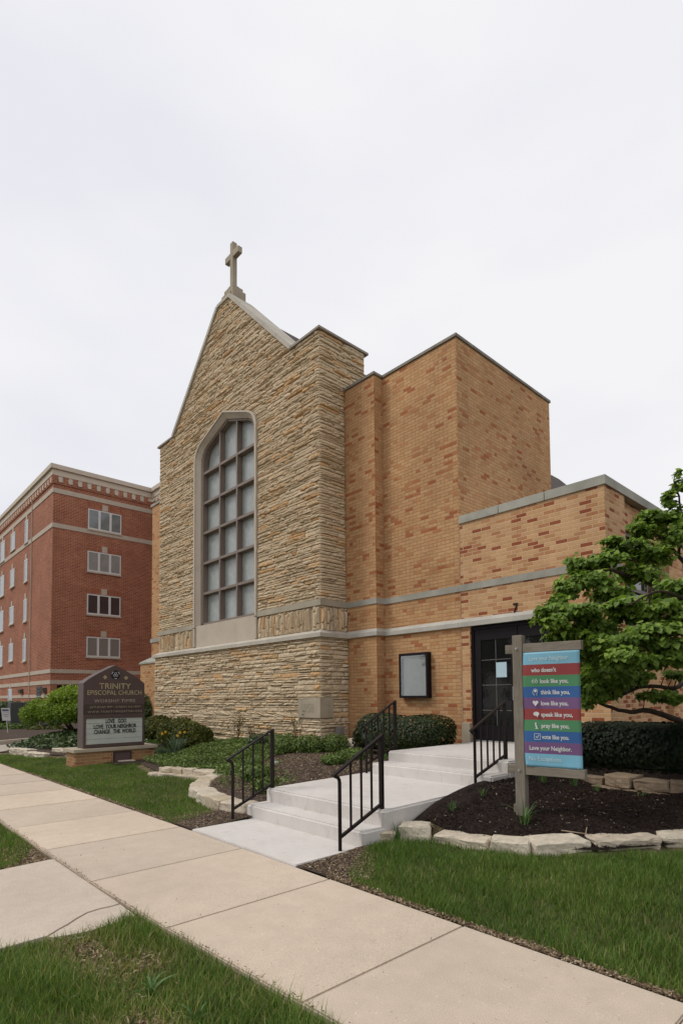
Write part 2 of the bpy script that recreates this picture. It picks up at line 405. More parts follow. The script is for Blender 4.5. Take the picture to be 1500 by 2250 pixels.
def text(name, s_, center, width, height, right, up, mat, parent=None, bold=0., depth=.002, spacing=1.):
    cu_ = bpy.data.curves.new(name, 'FONT'); cu_.body = s_; cu_.size = 1.; cu_.extrude = .0; cu_.offset = bold; cu_.space_character = spacing
    cu_.resolution_u = 3
    o = bpy.data.objects.new(name, cu_); COL.objects.link(o)
    dg = bpy.context.evaluated_depsgraph_get(); dg.update()
    me = bpy.data.meshes.new_from_object(o.evaluated_get(dg))
    bpy.data.objects.remove(o); bpy.data.curves.remove(cu_)
    n = len(me.vertices); co = np.empty(n * 3); me.vertices.foreach_get('co', co); co = co.reshape(-1, 3)
    mn = co.min(0); mxx = co.max(0)
    right = Vector(right).normalized(); up = Vector(up).normalized(); nrm = right.cross(up)
    sx = width / max(1e-6, mxx[0] - mn[0]); sy = height / .73 if height else sx
    R3 = np.array([right, up]); C0 = np.array(center)
    cx = (mn[0] + mxx[0]) / 2
    out = C0 + (co[:, :1] - cx) * sx * R3[0] + (co[:, 1:2] - .365) * sy * R3[1] + depth * np.array(nrm)
    me.vertices.foreach_set('co', out.ravel()); me.materials.clear(); me.materials.append(mat)
    ob = bpy.data.objects.new(name, me); COL.objects.link(ob); TXT.append((ob, right, abs(sy)))
    if parent is not None:
        ob.parent = parent; ob.matrix_parent_inverse = Matrix.Translation(-parent_world(parent))
    return ob
def inst(name, tv, tf, pos, rot, scl, tone, mats, parent=None, mi=None):
    """bake many copies of a small template into one mesh. rot: (n,3,3)"""
    tv = np.asarray(tv, float); n = len(pos); k = len(tv)
    v = np.einsum('nij,nkj->nki', rot, tv[None] * (scl[:, None, None] if scl.ndim == 1 else scl[:, None, :])) + pos[:, None, :]
    me = bpy.data.meshes.new(name)
    sizes = np.array([len(f) for f in tf]); flat = np.concatenate([np.array(f) for f in tf])
    nl = len(flat); nf = len(tf)
    me.vertices.add(n * k); me.vertices.foreach_set('co', v.astype(np.float32).ravel())
    me.loops.add(n * nl); me.loops.foreach_set('vertex_index', (flat[None] + (np.arange(n) * k)[:, None]).ravel().astype(np.int32))
    me.polygons.add(n * nf)
    st = np.concatenate([[0], np.cumsum(sizes)[:-1]])
    me.polygons.foreach_set('loop_start', (st[None] + (np.arange(n) * nl)[:, None]).ravel().astype(np.int32))
    for m in (mats if isinstance(mats, (list, tuple)) else [mats]): me.materials.append(m)
    me.update(calc_edges=True); me.validate()
    a = me.attributes.new('tone', 'FLOAT', 'FACE'); a.data.foreach_set('value', np.repeat(tone, nf).astype(np.float32))
    o = bpy.data.objects.new(name, me); COL.objects.link(o)
    if parent is not None:
        o.parent = parent; o.matrix_parent_inverse = Matrix.Translation(-parent_world(parent))
    return o
def basis(nrm, spin):
    """rotation matrices whose z axis is nrm, spun"""
    nrm = nrm / np.linalg.norm(nrm, axis=1, keepdims=True)
    a = np.where(np.abs(nrm[:, 2:3]) < .9, np.array([[0, 0, 1.]]), np.array([[1., 0, 0]]))
    x = np.cross(a, nrm); x /= np.linalg.norm(x, axis=1, keepdims=True); y = np.cross(nrm, x)
    c, s_ = np.cos(spin)[:, None], np.sin(spin)[:, None]
    X = x * c + y * s_; Y = -x * s_ + y * c
    return np.stack([X, Y, nrm], axis=2)
def in_poly(P, poly):
    x, y = P[:, 0], P[:, 1]; r = np.zeros(len(P), bool); n = len(poly)
    for i in range(n):
        x0, y0 = poly[i]; x1, y1 = poly[(i + 1) % n]
        c = ((y0 > y) != (y1 > y)) & (x < (x1 - x0) * (y - y0) / (y1 - y0 + 1e-12) + x0)
        r ^= c
    return r
def sample(poly, density):
    p = np.array(poly); a = p.min(0); b = p.max(0)
    n = int((b - a).prod() * density); q = a + rng.random((n, 2)) * (b - a)
    return q[in_poly(q, poly)]

# ------------------------------------------------------------------ terrain
def ss(a, b, x):
    t = np.clip((x - a) / (b - a), 0, 1); return t * t * (3 - 2 * t)
EL = np.array([(-24, 3.6), (-17.6, 3.8), (-15.8, 4.15), (-13.75, 4.9), (-13.6, 5.95), (-12.75, 5.95), (-11.9, 5.0), (-10.2, 4.65), (-9.25, 5.1), (-8.6, 4.8), (-7.9, 4.25), (-7.1, 3.98), (-6.1, 3.98), (-5., 4.02)])   # lower edge of the left bed
ER = np.array([(-4.1, 4.15), (-3.8, 4.72), (-3.2, 4.62), (-2.66, 4.74), (-2.2, 5.1), (-1.7, 6.0), (-.9, 6.9), (1, 7.6), (12, 8)])
def ground_z(x, y):
    x = np.asarray(x, float); y = np.asarray(y, float)
    xd = np.interp(y, [3.1, 3.8, 5., 6.4, 8.8, 14], [-18.4, -18.7, -20.2, -21., -22.7, -28])
    fl = ss(xd - .1, xd + 1.0, x)
    lawn = .07 * ss(3.3, 4.8, y) * fl
    eL = np.interp(x, EL[:, 0], EL[:, 1]); eR = np.interp(x, ER[:, 0], ER[:, 1])
    zl = lawn + (.08 * ss(0, .12, y - eL) + .25 * ss(0, 2.4, y - eL)) * fl
    zr = lawn + .05 * ss(0, .1, y - eR) + .20 * ss(0, 1.6, y - eR) + .22 * ss(7.55, 7.75, y + .12 * (x + 3.4)) * ss(-3.9, -3.3, x)
    zr = zr + .13 * ss(4.35, 5.2, y) * ss(-3.1, -3.8, x)
    w = ss(-5.2, -4.8, x)
    under = .4 * ss(-6.12, -5.92, x) * ss(-4.0, -4.16, x) * ss(3.98, 4.12, y)
    return zl * (1 - w) + zr * w - .02 * ss(1.7, 1.2, y) - under
def patch(name, poly, mat, dz, res, kind='structure', flat=None, **k):
    p = np.array(poly, float); a = p.min(0); b = p.max(0)
    gx = np.arange(a[0] + res * .5, b[0], res); gy = np.arange(a[1] + res * .5, b[1], res)
    g = np.array(np.meshgrid(gx, gy)).reshape(2, -1).T; g = g + (rng.random(g.shape) - .5) * res * .3
    # subdivide outline
    out = []
    for i in range(len(p)):
        q0, q1 = p[i], p[(i + 1) % len(p)]; m = max(1, int(np.linalg.norm(q1 - q0) / res))
        for t_ in range(m): out.append(q0 + (q1 - q0) * t_ / m)
    g = g[in_poly(g, poly)]
    pts = [Vector(q) for q in out] + [Vector(q) for q in g]
    vs, es, fs, *_ = delaunay_2d_cdt(pts, [], [list(range(len(out)))], 1, 1e-5)
    v = np.array([tuple(q) for q in vs]); z = (ground_z(v[:, 0], v[:, 1]) if flat is None else np.full(len(v), flat)) + dz
    me = bpy.data.meshes.new(name); me.from_pydata(np.column_stack([v, z]).tolist(), [], [tuple(f) for f in fs]); me.materials.append(mat)
    me.polygons.foreach_set('use_smooth', [True] * len(me.polygons)); me.update()
    bm = bmesh.new(); bm.from_mesh(me); bmesh.ops.recalc_face_normals(bm, faces=bm.faces[:])
    if sum(f.normal.z for f in bm.faces) < 0: bmesh.ops.reverse_faces(bm, faces=bm.faces[:])
    bm.to_mesh(me); bm.free()
    o = bpy.data.objects.new(name, me); COL.objects.link(o)
    return meta(o, kind=kind, **k)
def ground():
    xs = np.concatenate([[-1500, -400, -150, -80, -50, -40, -32], np.arange(-26, 2.01, .2), [3, 5, 8, 14, 30, 80, 300, 1500]])
    ys = np.concatenate([[-1500, -300, -80, -30, -15, -8, -3, -1], np.arange(0, 9.01, .12), [10, 12, 16, 30, 60, 150, 400, 1500]])
    X, Y = np.meshgrid(xs, ys, indexing='ij'); Z = ground_z(X, Y) - .03
    v = np.stack([X, Y, Z], -1).reshape(-1, 3); ny = len(ys)
    f = [(i * ny + j, (i + 1) * ny + j, (i + 1) * ny + j + 1, i * ny + j + 1) for i in range(len(xs) - 1) for j in range(ny - 1)]
    me = bpy.data.meshes.new('ground'); me.from_pydata(v.tolist(), [], f); me.materials.append(M_thatch); me.update()
    o = bpy.data.objects.new('ground', me); COL.objects.link(o); meta(o, kind='structure')
ground()

# sidewalk slabs: one object, joints are gaps between bevelled slabs
def slab(mb, x0, x1, y0, y1, z1, th=.1, bev=.008, tilt=0.):
    bm = bmesh.new(); bmesh.ops.create_cube(bm, size=1.)
    for v in bm.verts: v.co = Vector(((x0 + x1) / 2 + v.co.x * (x1 - x0), (y0 + y1) / 2 + v.co.y * (y1 - y0), z1 - th / 2 + v.co.z * th))
    bmesh.ops.bevel(bm, geom=[e for e in bm.edges if all(v.co.z > z1 - .01 for v in e.verts)], offset=bev, segments=2, affect='EDGES')
    for v in bm.verts: v.co.z += tilt * (v.co.x - x0)
    mb.bm(bm, 0, rnd.random())
mb = MB(); jx = [1.73, .41, -.91, -2.23, -3.55, -4.87, -6.19, -7.51, -8.83, -10.15, -11.47, -12.79, -14.11, -15.43, -16.75, -18.07, -19.39]
for a, b in zip(jx[1:], jx[:-1]): slab(mb, a + .004, b - .004, 1.66, 3.12, 0, tilt=rnd.uniform(-.002, .002))
x = 1.73
while x < 14: slab(mb, x + .004, x + 1.316, 1.66, 3.12, 0); x += 1.32
nearedge = lambda x: 1.645 + max(0., min(.20, .058 * (x + 4.1)))
mb.v = [(a, b + nearedge(a) - 1.645 if b < 1.8 else b, c) for a, b, c in mb.v]
o = mb.build('sidewalk', M_walk); meta(o, kind='structure'); shade_auto(o, 40)
# walk towards the street, with its crack
mb = MB()
ck = [(-4.225, 1.645), (-4.215, 1.58), (-4.225, 1.50), (-4.21, 1.41), (-4.15, 1.32), (-4.09, 1.25), (-4.045, 1.18), (-3.975, 1.09)]
mb.prism([(-5.70, -3.), (-5.78, 1.2), (-5.82, 1.6), (-5.80, 1.64)] + ck + [(-3.97, .8), (-3.97, -3.)], lambda u, v, d: (u, v, d), -.1, -.005)
mb.prism([(a + .012, b + .004) for a, b in ck] + [(-3.93, 1.12), (-3.88, 1.3), (-3.89, 1.6), (-3.93, 1.645)], lambda u, v, d: (u, v, d), -.1, -.010)
meta(mb.build('path', M_walk2), kind='structure')
mb = MB(); slab(mb, -5.93, -4.02, 3.128, 3.965, .012, .1)
o = mb.build('entrance_pad', M_conc); meta(o, kind='structure'); shade_auto(o, 40)
# road, driveway and its kerb
patch('road', [(-60, -12), (40, -12), (40, -4), (-60, -4)], plain('asphalt', (.06, .06, .06), .95, .2, 4.), .012, 4., flat=-.02)
patch('driveway', [(-30.6, -4), (-18.9, -4), (-18.4, 3.1), (-18.7, 3.8), (-20.2, 5.0), (-21.0, 6.4), (-22.7, 8.8), (-28, 14.), (-34, 22), (-40, 30), (-50, 30), (-38, 13), (-31, 9)], M_drive, .004, 1.2, flat=.0)
kp = [Vector((-21.4, 3.2, 0)), Vector((-21.6, 4.3, 0)), Vector((-22.3, 5.5, 0)), Vector((-24.3, 7.4, 0)), Vector((-27., 9.6, 0)), Vector((-31, 13, 0))]
mb = MB()
for a, b in zip(kp[:-1], kp[1:]):
    n = (b - a).normalized().cross(Vector((0, 0, 1))) * .16
    q = [a - n * .5, b - n * .5, b + n * .5, a + n * .5]
    mb.prism([(v.x, v.y) for v in q], lambda u, v, d: (u, v, d), 0, .14)
meta(mb.build('kerb', concrete_old('kerb_concrete', (.5, .44, .36))), kind='structure')
patch('planting_bed', [(-21.6, 3.2), (-21.8, 4.2), (-22.5, 5.6), (-24.5, 7.5), (-27.2, 9.7), (-31, 13.2), (-36, 13), (-42, 5), (-44, 3.2)], M_soil, .10, 1., flat=.0)
# mulch and soil beds
pl = [tuple(q) for q in EL[1:9]]
patch('left_bed_soil', [(-18.7, 3.8)] + [(a, b + .06) for a, b in EL[1:13].tolist()] + [(-6.08, 8.8), (-9.0, 8.8), (-9.2, 7.9), (-17.2, 7.9), (-19.5, 8.5), (-20.7, 7), (-20.1, 5.2)], M_soil, .004, .22)
patch('right_bed_mulch', [(-3.96, 4.22), (-3.85, 4.78), (-3.2, 4.68), (-2.66, 4.8), (-2.2, 5.16), (-1.7, 6.06), (-.9, 6.96), (1, 7.7), (6, 8), (6, 12), (-3.6, 12), (-3.6, 8.9), (-3.98, 8.9)], M_mulch, .004, .16)
patch('bare_soil_by_sign', [(-12.97, 4.7), (-12.4, 4.75), (-12.2, 5.3), (-12.4, 5.9), (-12.97, 5.9)], M_soil, .008, .12)
# dirt by the pad
patch('bare_soil_strip', [(-4.01, 3.13), (-3.3, 3.13), (-3.4, 3.3), (-3.65, 3.6), (-3.95, 4.06), (-4.01, 3.9)], M_soil, .006, .1)
patch('bare_soil_corner', [(-6.5, 3.135), (-5.94, 3.13), (-5.94, 3.96), (-6.12, 4.0), (-6.6, 3.95), (-6.55, 3.5)], M_soil, .006, .1)

# ------------------------------------------------------------------ church
church = empty('church', (-10, 9, 0), 'long church of split limestone and tan brick with a cross on its gable', 'church')
GX = -13.17; Y0 = 7.87; XR = -9.19; XL = -17.12; YB = 7.80
ZS, ZP = 9.62, 12.36
front = lambda u, v, d: (u, Y0 - d, v)
# opening profile (half widths from GX)
def arch(w, zs, k):   # returns left-to-right outline over the top
    h = [(w, 0), (w, .12), (w * .985, .26), (w * .94, .40), (w * .86, .52), (w * .76, .60), (0, .60 + k)]
    pts = [(GX - a, zs + b) for a, b in h] + [(GX + a, zs + b) for a, b in h[:-1][::-1]]
    return pts
OW, IW = 1.605, 1.41
outer = arch(OW, 8.26, .46); inner = arch(IW, 8.16, .38)
half = len(outer) // 2
mb = MB()
lp = [(XL, 2.8), (GX, 2.8), (GX, 2.94), (GX - OW, 2.94)] + outer[:half + 1] + [(GX, ZP), (-13.45, ZP), (-16.12, ZS), (XL, ZS)]
rp_ = [(GX, 2.8), (XR, 2.8), (XR, ZS), (-10.2, ZS), (-12.85, ZP), (GX, ZP)] + outer[half:] + [(GX + OW, 2.94), (GX, 2.94)]
mb.prism(lp, front, 0, -.55); mb.prism(rp_, front, 0, -.55)
mb.box(XL - .12, YB, -.3, XR + .06, Y0 + .5, 2.8)
mb.box(XL, Y0 + .55, -.3, XL + .4, 9.3, ZS); mb.box(XR - .6, Y0 + .55, 2.8, XR, 9.27, ZS); mb.box(XR - .6, Y0 + .5, -.3, XR + .05, 9.2, 2.8)
wchild(mb, 'gable_wall', M_mortar, church)

def rows(z0, z1, hmin=.036, hmax=.082):
    r = [z0]
    while r[-1] < z1 - hmin:
        r.append(min(z1, r[-1] + rnd.uniform(hmin, hmax) * (1 if rnd.random() > .12 else 1.35)))
    r[-1] = z1
    return r
def one_stone(mb, fn, ub, ut, zb, zt, pmax, vertical=False):
    """ub, ut: (u0,u1) at bottom and top of the stone, zb/zt its heights"""
    L_ = ub[1] - ub[0]; h = zt - zb
    if L_ < .03 or h < .015: return
    n = max(2, int((L_ if not vertical else L_) / .09)) + 1
    p = rnd.uniform(.02, pmax); tone = rnd.random()
    lean = rnd.uniform(-.35, .55)
    g = .0055
    prof = [(0., 0.), (.06, .82), (.45, 1.), (.86, .93 - .35 * max(0, lean)), (1., 0.)]
    b = len(mb.v); sk0 = rnd.uniform(-.006, .006); sk1 = rnd.uniform(-.006, .006)
    cols = []
    ph = rnd.uniform(0, 6); am = rnd.uniform(.0, .005)
    for i in range(n + 1):
        t = i / n; e = 0 if i in (0, n) else 1
        tt = t if e else t
        for (s_, d) in prof:
            zz = zb + g + (h - 2 * g) * s_ + (sk0 * (1 - t) + sk1 * t if 0 < s_ < 1 else 0) * .6 + math.sin(ph + t * 5) * am
            u = (ub[0] + g) * (1 - s_) + (ut[0] + g) * s_ + ((ub[1] - g - ub[0] - g) * (1 - s_) + (ut[1] - g - ut[0] - g) * s_) * tt
            dd = d * p * (rnd.uniform(.72, 1.12))
            if not e: dd *= .55; u += (.006 if i == 0 else -.006) * (d > 0)
            mb.v.append(fn(u, zz, dd))
    for i in range(n):
        for j in range(4):
            a = b + i * 5 + j; mb.f.append((a, a + 5, a + 6, a + 1)); mb.m.append(0); mb.tone.append(tone)
    for i in (0, n):
        mb.f.append(tuple(b + i * 5 + j for j in range(5))); mb.m.append(0); mb.tone.append(tone)
def lay(mb, fn, rws, umin, umax, pmax, lmin=.16, lmax=.75, start_jit=True):
    """umin/umax: functions of z giving intervals list"""
    for zb, zt in zip(rws[:-1], rws[1:]):
        ivb = umin(zb); ivt = umin(zt); ivm = umin((zb + zt) / 2)
        for k, (a, b) in enumerate(ivm):
            ab, bb = ivb[k] if len(ivb) == len(ivm) else (a, b)
            at, bt = ivt[k] if len(ivt) == len(ivm) else (a, b)
            cuts = [0.]; tot = b - a
            if tot < .05: continue
            while cuts[-1] < 1.:
                l = rnd.uniform(lmin, lmax) * (1. if zt - zb > .05 else 1.2)
                cuts.append(cuts[-1] + l / tot)
            cuts[-1] = 1.
            if len(cuts) > 2 and (1 - cuts[-2]) * tot < .08: cuts.pop(-2)
            for c0, c1 in zip(cuts[:-1], cuts[1:]):
                f = lambda A, B, c: A + (B - A) * c
                if zt - zb > .075 and rnd.random() < .3:
                    zm = zb + (zt - zb) * rnd.uniform(.35, .65); cm = (zm - zb) / (zt - zb)
                    am, bm_ = ab + (at - ab) * cm, bb + (bt - bb) * cm
                    one_stone(mb, fn, (f(ab, bb, c0), f(ab, bb, c1)), (f(am, bm_, c0), f(am, bm_, c1)), zb, zm, pmax)
                    one_stone(mb, fn, (f(am, bm_, c0), f(am, bm_, c1)), (f(at, bt, c0), f(at, bt, c1)), zm, zt, pmax)
                else:
                    one_stone(mb, fn, (f(ab, bb, c0), f(ab, bb, c1)), (f(at, bt, c0), f(at, bt, c1)), zb, zt, pmax)
def arch_half(z):
    pts = outer[:half + 1][::-1]   # from apex down
    for (x0, z0), (x1, z1) in zip(outer[:half], outer[1:half + 1]):
        if z0 <= z <= z1: return GX - (x0 + (x1 - x0) * (z - z0) / (z1 - z0 + 1e-9))
    return OW if z < outer[0][1] else 0.
def spans(z):
    l, r = XL, XR + .015
    if z > ZS:
        t = (z - ZS) / (ZP - ZS); l = -16.12 + t * (16.12 - 13.45); r = -10.2 - t * (12.85 - 10.2)
    if z < outer[half][1] - .01:
        w = arch_half(z)
        return [(l, GX - w - .005), (GX + w + .005, r)]
    return [(l, r)]
R_up = rows(3.63, 8.26) ; R_up += rows(8.26, outer[half][1])[1:]; R_up += rows(outer[half][1], ZS)[1:] if outer[half][1] < ZS else []
R_up += rows(ZS, ZP)[1:]
mb = MB(); lay(mb, front, R_up, spans, None, .07)
side = lambda u, v, d: (XR + d, u, v)
Rs = [z for z in R_up if z <= ZS + .001]
lay(mb, side, Rs, lambda z: [(Y0 - .015, 9.26 if z > 8.6 else 8.61)], None, .07)
backs = lambda u, v, d: (u, 9.27 + d, v)
lay(mb, lambda u, v, d: (XL - d, u, v), Rs, lambda z: [(Y0 - .01, 9.26)], None, .07)
# base course
fb = lambda u, v, d: (u, YB - d, v); sb = lambda u, v, d: (XR + .06 + d, u, v)
CS = (1.05, 1.5)
Rb = rows(.25, CS[0], .045, .11) + rows(CS[0], CS[1], .045, .11)[1:] + rows(CS[1], 2.8, .045, .105)[1:]
def cs(z, f):
    if f: return [(XL - .13, -9.84)] if CS[0] < z < CS[1] else [(XL - .13, XR + .075)]
    return [(8.13, 8.61)] if CS[0] < z < CS[1] else [(YB - .015, 8.61)]
lay(mb, fb, Rb, lambda z: cs(z, 1), None, .075, .16, .7); lay(mb, sb, Rb, lambda z: cs(z, 0), None, .07, .16, .6)
o = wchild(mb, 'split_stone_facing', M_stone, church, recalc=True)
# upright stones between the two bands
def uprights(mb, fn, u0, u1, z0, z1):
    u = u0
    while u < u1 - .02:
        w = min(rnd.uniform(.035, .10) * (1.6 if rnd.random() < .12 else 1), u1 - u)
        if rnd.random() < .07: u += w; continue
        if rnd.random() < .30:
            zm = z0 + rnd.uniform(.05, .16); one_stone(mb, fn, (u, u + w), (u, u + w), z0, zm, .09); zq = z1 - rnd.uniform(.04, .12); one_stone(mb, fn, (u, u + w), (u, u + w), zm, zq, .11); one_stone(mb, fn, (u, u + w), (u, u + w), zq, z1, .08)
        elif rnd.random() < .5:
            zm = z0 + (z1 - z0) * rnd.uniform(.15, .85); a_, b_ = rnd.uniform(-.012, .012), rnd.uniform(-.012, .012); one_stone(mb, fn, (u, u + w), (u + a_, u + w + b_), z0, zm, .10); one_stone(mb, fn, (u + a_, u + w + b_), (u, u + w), zm, z1, .10)
        else: a_ = rnd.uniform(-.012, .012); one_stone(mb, fn, (u, u + w), (u + a_, u + w + a_), z0, z1, .09)
        u += w
for a in ((front, XL, GX - OW), (front, GX + OW, XR), (side, Y0, 8.61)): mb = MB(); uprights(mb, *a, 2.95, 3.485); wchild(mb, 'upright_stone_frieze', M_stone, church)
# cornerstone with the year
mb = MB(); mb.box(-9.83, YB - .06, CS[0] + .005, XR + .11, 8.12, CS[1] - .005, bev=.006)
o = wchild(mb, 'cornerstone', M_lime, church)
text('carved_year', '1958', (-9.49, YB - .061, 1.27), .40, .2, (1, 0, 0), (0, 0, 1), plain('carved_shadow_stone', (.30, .255, .19), .95, .1), o, .0, .002)
mb2 = MB(); cx_, cz_ = 7.98, 1.28
wx = XR + .112
mb2.box(wx - .004, cx_ - .006, cz_ - .13, wx + .001, cx_ + .006, cz_ + .13); mb2.box(wx - .004, cx_ - .05, cz_ + .04, wx + .0015, cx_ + .05, cz_ + .052)
wchild(mb2, 'carved_cross', plain('carved_mark', (.31, .265, .20), .95, .1), o)
# bands of the stone part
LEDGE = [(-.1, 2.79), (.17, 2.79), (.17, 2.875), (0, 2.965), (-.1, 2.965)]
BAND = [(-.1, 3.49), (.05, 3.49), (.05, 3.628), (-.1, 3.628)]
mb = MB(); sweep(mb, [(XL, 9.2), (XL, Y0), (XR, Y0), (XR, 8.62)], LEDGE); wchild(mb, 'sloped_ledge', M_ledge, church)
mb = MB(); sweep(mb, [(XL, 9.2), (XL, Y0), (GX - OW - .002, Y0)], BAND); wchild(mb, 'stone_band', M_bandst, church)
mb = MB(); sweep(mb, [(GX + OW + .002, Y0), (XR, Y0), (XR, 8.62)], BAND); wchild(mb, 'stone_band', M_bandst, church)
# window surround, frame, bars, panes
win = empty('west_window', (0, 0, 0), None, None); win.name = 'arched_window'; win.parent = church; win.matrix_parent_inverse = Matrix.Translation(-church.location)
mb = MB()
def ring(mb, A, B, y0, y1, yi=None):
    """solid ring between outlines A (outer) and B (inner), y0 front"""
    for i in range(len(A) - 1):
        a0, a1, b0, b1 = A[i], A[i + 1], B[i], B[i + 1]
        yb = y0 if yi is None else yi
        P = lambda q, y: (q[0], y, q[1])
        mb.quad([P(a0, y0), P(a1, y0), P(b1, yb), P(b0, yb)]); mb.quad([P(b0, yb), P(b1, yb), P(b1, y1), P(b0, y1)]); mb.quad([P(a0, y0), P(a0, y1), P(a1, y1), P(a1, y0)])
Ao = [(GX - OW, 3.5)] + outer + [(GX + OW, 3.5)]
mid = [(GX - OW + .07, 3.5)] + arch(OW - .07, 8.235, .44) + [(GX + OW - .07, 3.5)]
Bi = [(GX - IW, 3.5)] + inner + [(GX + IW, 3.5)]
ring(mb, Ao, mid, Y0 - .07, Y0 + .12); ring(mb, mid, Bi, Y0 - .045, Y0 + .25, Y0 + .06)
mb.box(GX - OW, Y0 - .02, 2.96, GX + OW, Y0 + .2, 3.56); mb.box(GX - OW, Y0 - .07, 2.96, GX - OW + .07, Y0 + .1, 3.52); mb.box(GX + OW - .07, Y0 - .07, 2.96, GX + OW, Y0 + .1, 3.52)
wchild(mb, 'stone_surround', M_cast, win)
YF = Y0 + .10
fr_o = [(GX - IW, 3.56)] + inner + [(GX + IW, 3.56)]
fr_i = [(GX - IW + .075, 3.56)] + arch(IW - .075, 8.14, .345) + [(GX + IW - .075, 3.56)]
mb = MB(); ring(mb, fr_o, fr_i, YF, YF + .2); mb.box(GX - IW, YF, 3.56, GX + IW, YF + .2, 3.645)
wchild(mb, 'window_frame', M_mull, win)
def ztop(xw, off=.0):
    A = fr_i[1:-1]
    for (x0, z0), (x1, z1) in zip(A[:-1], A[1:]):
        if x0 <= xw <= x1: return z0 + (z1 - z0) * (xw - x0) / (x1 - x0 + 1e-9)
    return A[0][1]
mb = MB(); mxs = (GX - .44, GX + .44)
for m_ in mxs: mb.box(m_ - .03, YF + .012, 3.64, m_ + .03, YF + .19, ztop(m_) + .02)
zb_ = [3.645, 4.5, 5.38, 6.26, 7.14, 8.02]
for z in zb_[1:]:
    xs_ = [GX - IW + .07, mxs[0] - .035, mxs[0] + .035, mxs[1] - .035, mxs[1] + .035, GX + IW - .07]
    for a, b in ((0, 1), (2, 3), (4, 5)): mb.box(xs_[a], YF + .014, z - .035, xs_[b], YF + .188, z + .035)
wchild(mb, 'glazing_bars', M_mull, win)
yg = YF + .17
for ci in range(3):
    x0 = (GX - IW + .07, mxs[0] + .035, mxs[1] + .035)[ci]; x1 = (mxs[0] - .035, mxs[1] - .035, GX + IW - .07)[ci]
    for ri in range(6):
        z0 = zb_[ri] + (.035 if ri else 0); mb = MB()
        if ri < 5: mb.box(x0, yg, z0, x1, yg + .012, zb_[ri + 1] - .035)
        else:
            N = 8; pts = [(x0, z0), (x1, z0)] + [(x1 + (x0 - x1) * i / N, ztop(x1 + (x0 - x1) * i / N)) for i in range(N + 1)]
            mb.prism(pts, lambda u, v, d: (u, d, v), yg, yg + .012)
        wchild(mb, 'pane', M_frost, win)
# copings of the gable
mb = MB(); th = .13
def slope_cap(mb, a, b, y0, y1, t):
    (x0, z0), (x1, z1) = a, b; n = Vector((-(z1 - z0), x1 - x0)).normalized()
    if n.y < 0: n = -n
    mb.prism([(x0, z0), (x1, z1), (x1 + n.x * t, z1 + n.y * t), (x0 + n.x * t, z0 + n.y * t)], lambda u, v, d: (u, d, v), y0, y1)
for a, b in (((-16.14, ZS), (-13.43, ZP)), ((-10.18, ZS), (-12.87, ZP))):
    N = 5
    for i in range(N):
        p0 = (a[0] + (b[0] - a[0]) * (i + .006) / N, a[1] + (b[1] - a[1]) * (i + .006) / N); p1 = (a[0] + (b[0] - a[0]) * (i + .994) / N, a[1] + (b[1] - a[1]) * (i + .994) / N)
        slope_cap(mb, p0, p1, Y0 - .085, Y0 + .64, .10)
mb.box(-13.47, Y0 - .08, ZP, -12.83, Y0 + .63, ZP + .09, bev=.01)
wchild(mb, 'gable_coping', M_ledge, church)
M_cop2 = plain('tan_metal_coping', (.27, .235, .19), .6, .15, 4.)
mb = MB(); mb.box(XL - .08, Y0 - .08, ZS, -16.16, 9.34, ZS + .05); wchild(mb, 'shoulder_coping', M_cop2, church)
mb = MB(); mb.box(-10.16, Y0 - .08, ZS, XR + .09, 9.34, ZS + .05)
wchild(mb, 'shoulder_coping', M_cop2, church)
# cross with stepped foot
cr_o = MB(); Yc = Y0 + .27; zc = ZP + .09
cx0 = GX + .02
for w, d_, za, zb2 in ((.30, .21, -.5, .26), (.22, .17, .26, .40), (.12, .11, .40, .50)): cr_o.box(cx0 - w, Yc - d_, zc + za, cx0 + w, Yc + d_, zc + zb2, bev=.015)
for sx in (-1, 1): cr_o.box(cx0 + sx * .15 - .06, Yc - .235, zc - .4, cx0 + sx * .15 + .06, Yc - .2, zc + .19, bev=.008)
ft = wchild(cr_o, 'cross_pedestal', M_lime, church)
mb = MB(); ch = 14.22
mb.box(cx0 - .072, Yc - .07, zc + .49, cx0 + .072, Yc + .07, ch, bev=.01)
mb.box(cx0 - .34, Yc - .068, ch - .45, cx0 - .073, Yc + .068, ch - .28, bev=.01); mb.box(cx0 + .073, Yc - .068, ch - .45, cx0 + .34, Yc + .068, ch - .28, bev=.01)
wchild(mb, 'stone_cross', M_lime, church)
# nave behind the gable
mb = MB(); mb.box(-16.6, Y0 + .56, 0, -9.8, 27, 8.3); wchild(mb, 'nave_wall', M_brick, church)
mb = MB(); mb.prism([(-17.0, 8.35), (-9.3, 8.35), (GX, 12.5)], lambda u, v, d: (u, d, v), Y0 + .58, 27.3); wchild(mb, 'roof', M_roof, church)
# brick tower, pier and annex
YW = 8.87; YP = 8.61; XP = -8.24; XT = -6.28; XA = -3.56; ZT = 8.48; ZA = 4.80
mb = MB(); mb.box(XR - .1, YP, -.3, XP, 9.4, ZT); mb.box(XP, YW, -.3, XT, 12.6, ZT)
wchild(mb, 'tower_wall', M_brick, church)
mb = MB(); mb.box(XR + .01, YP - .03, ZT + .01, XP + .03, 9.44, ZT + .07, bev=.006); mb.box(XP + .031, YW - .03, ZT + .01, XT + .03, 12.63, ZT + .07, bev=.006)
wchild(mb, 'tower_coping', plain('dirty_coping', (.24, .215, .18), .7, .25, 6., stain=.3), church)
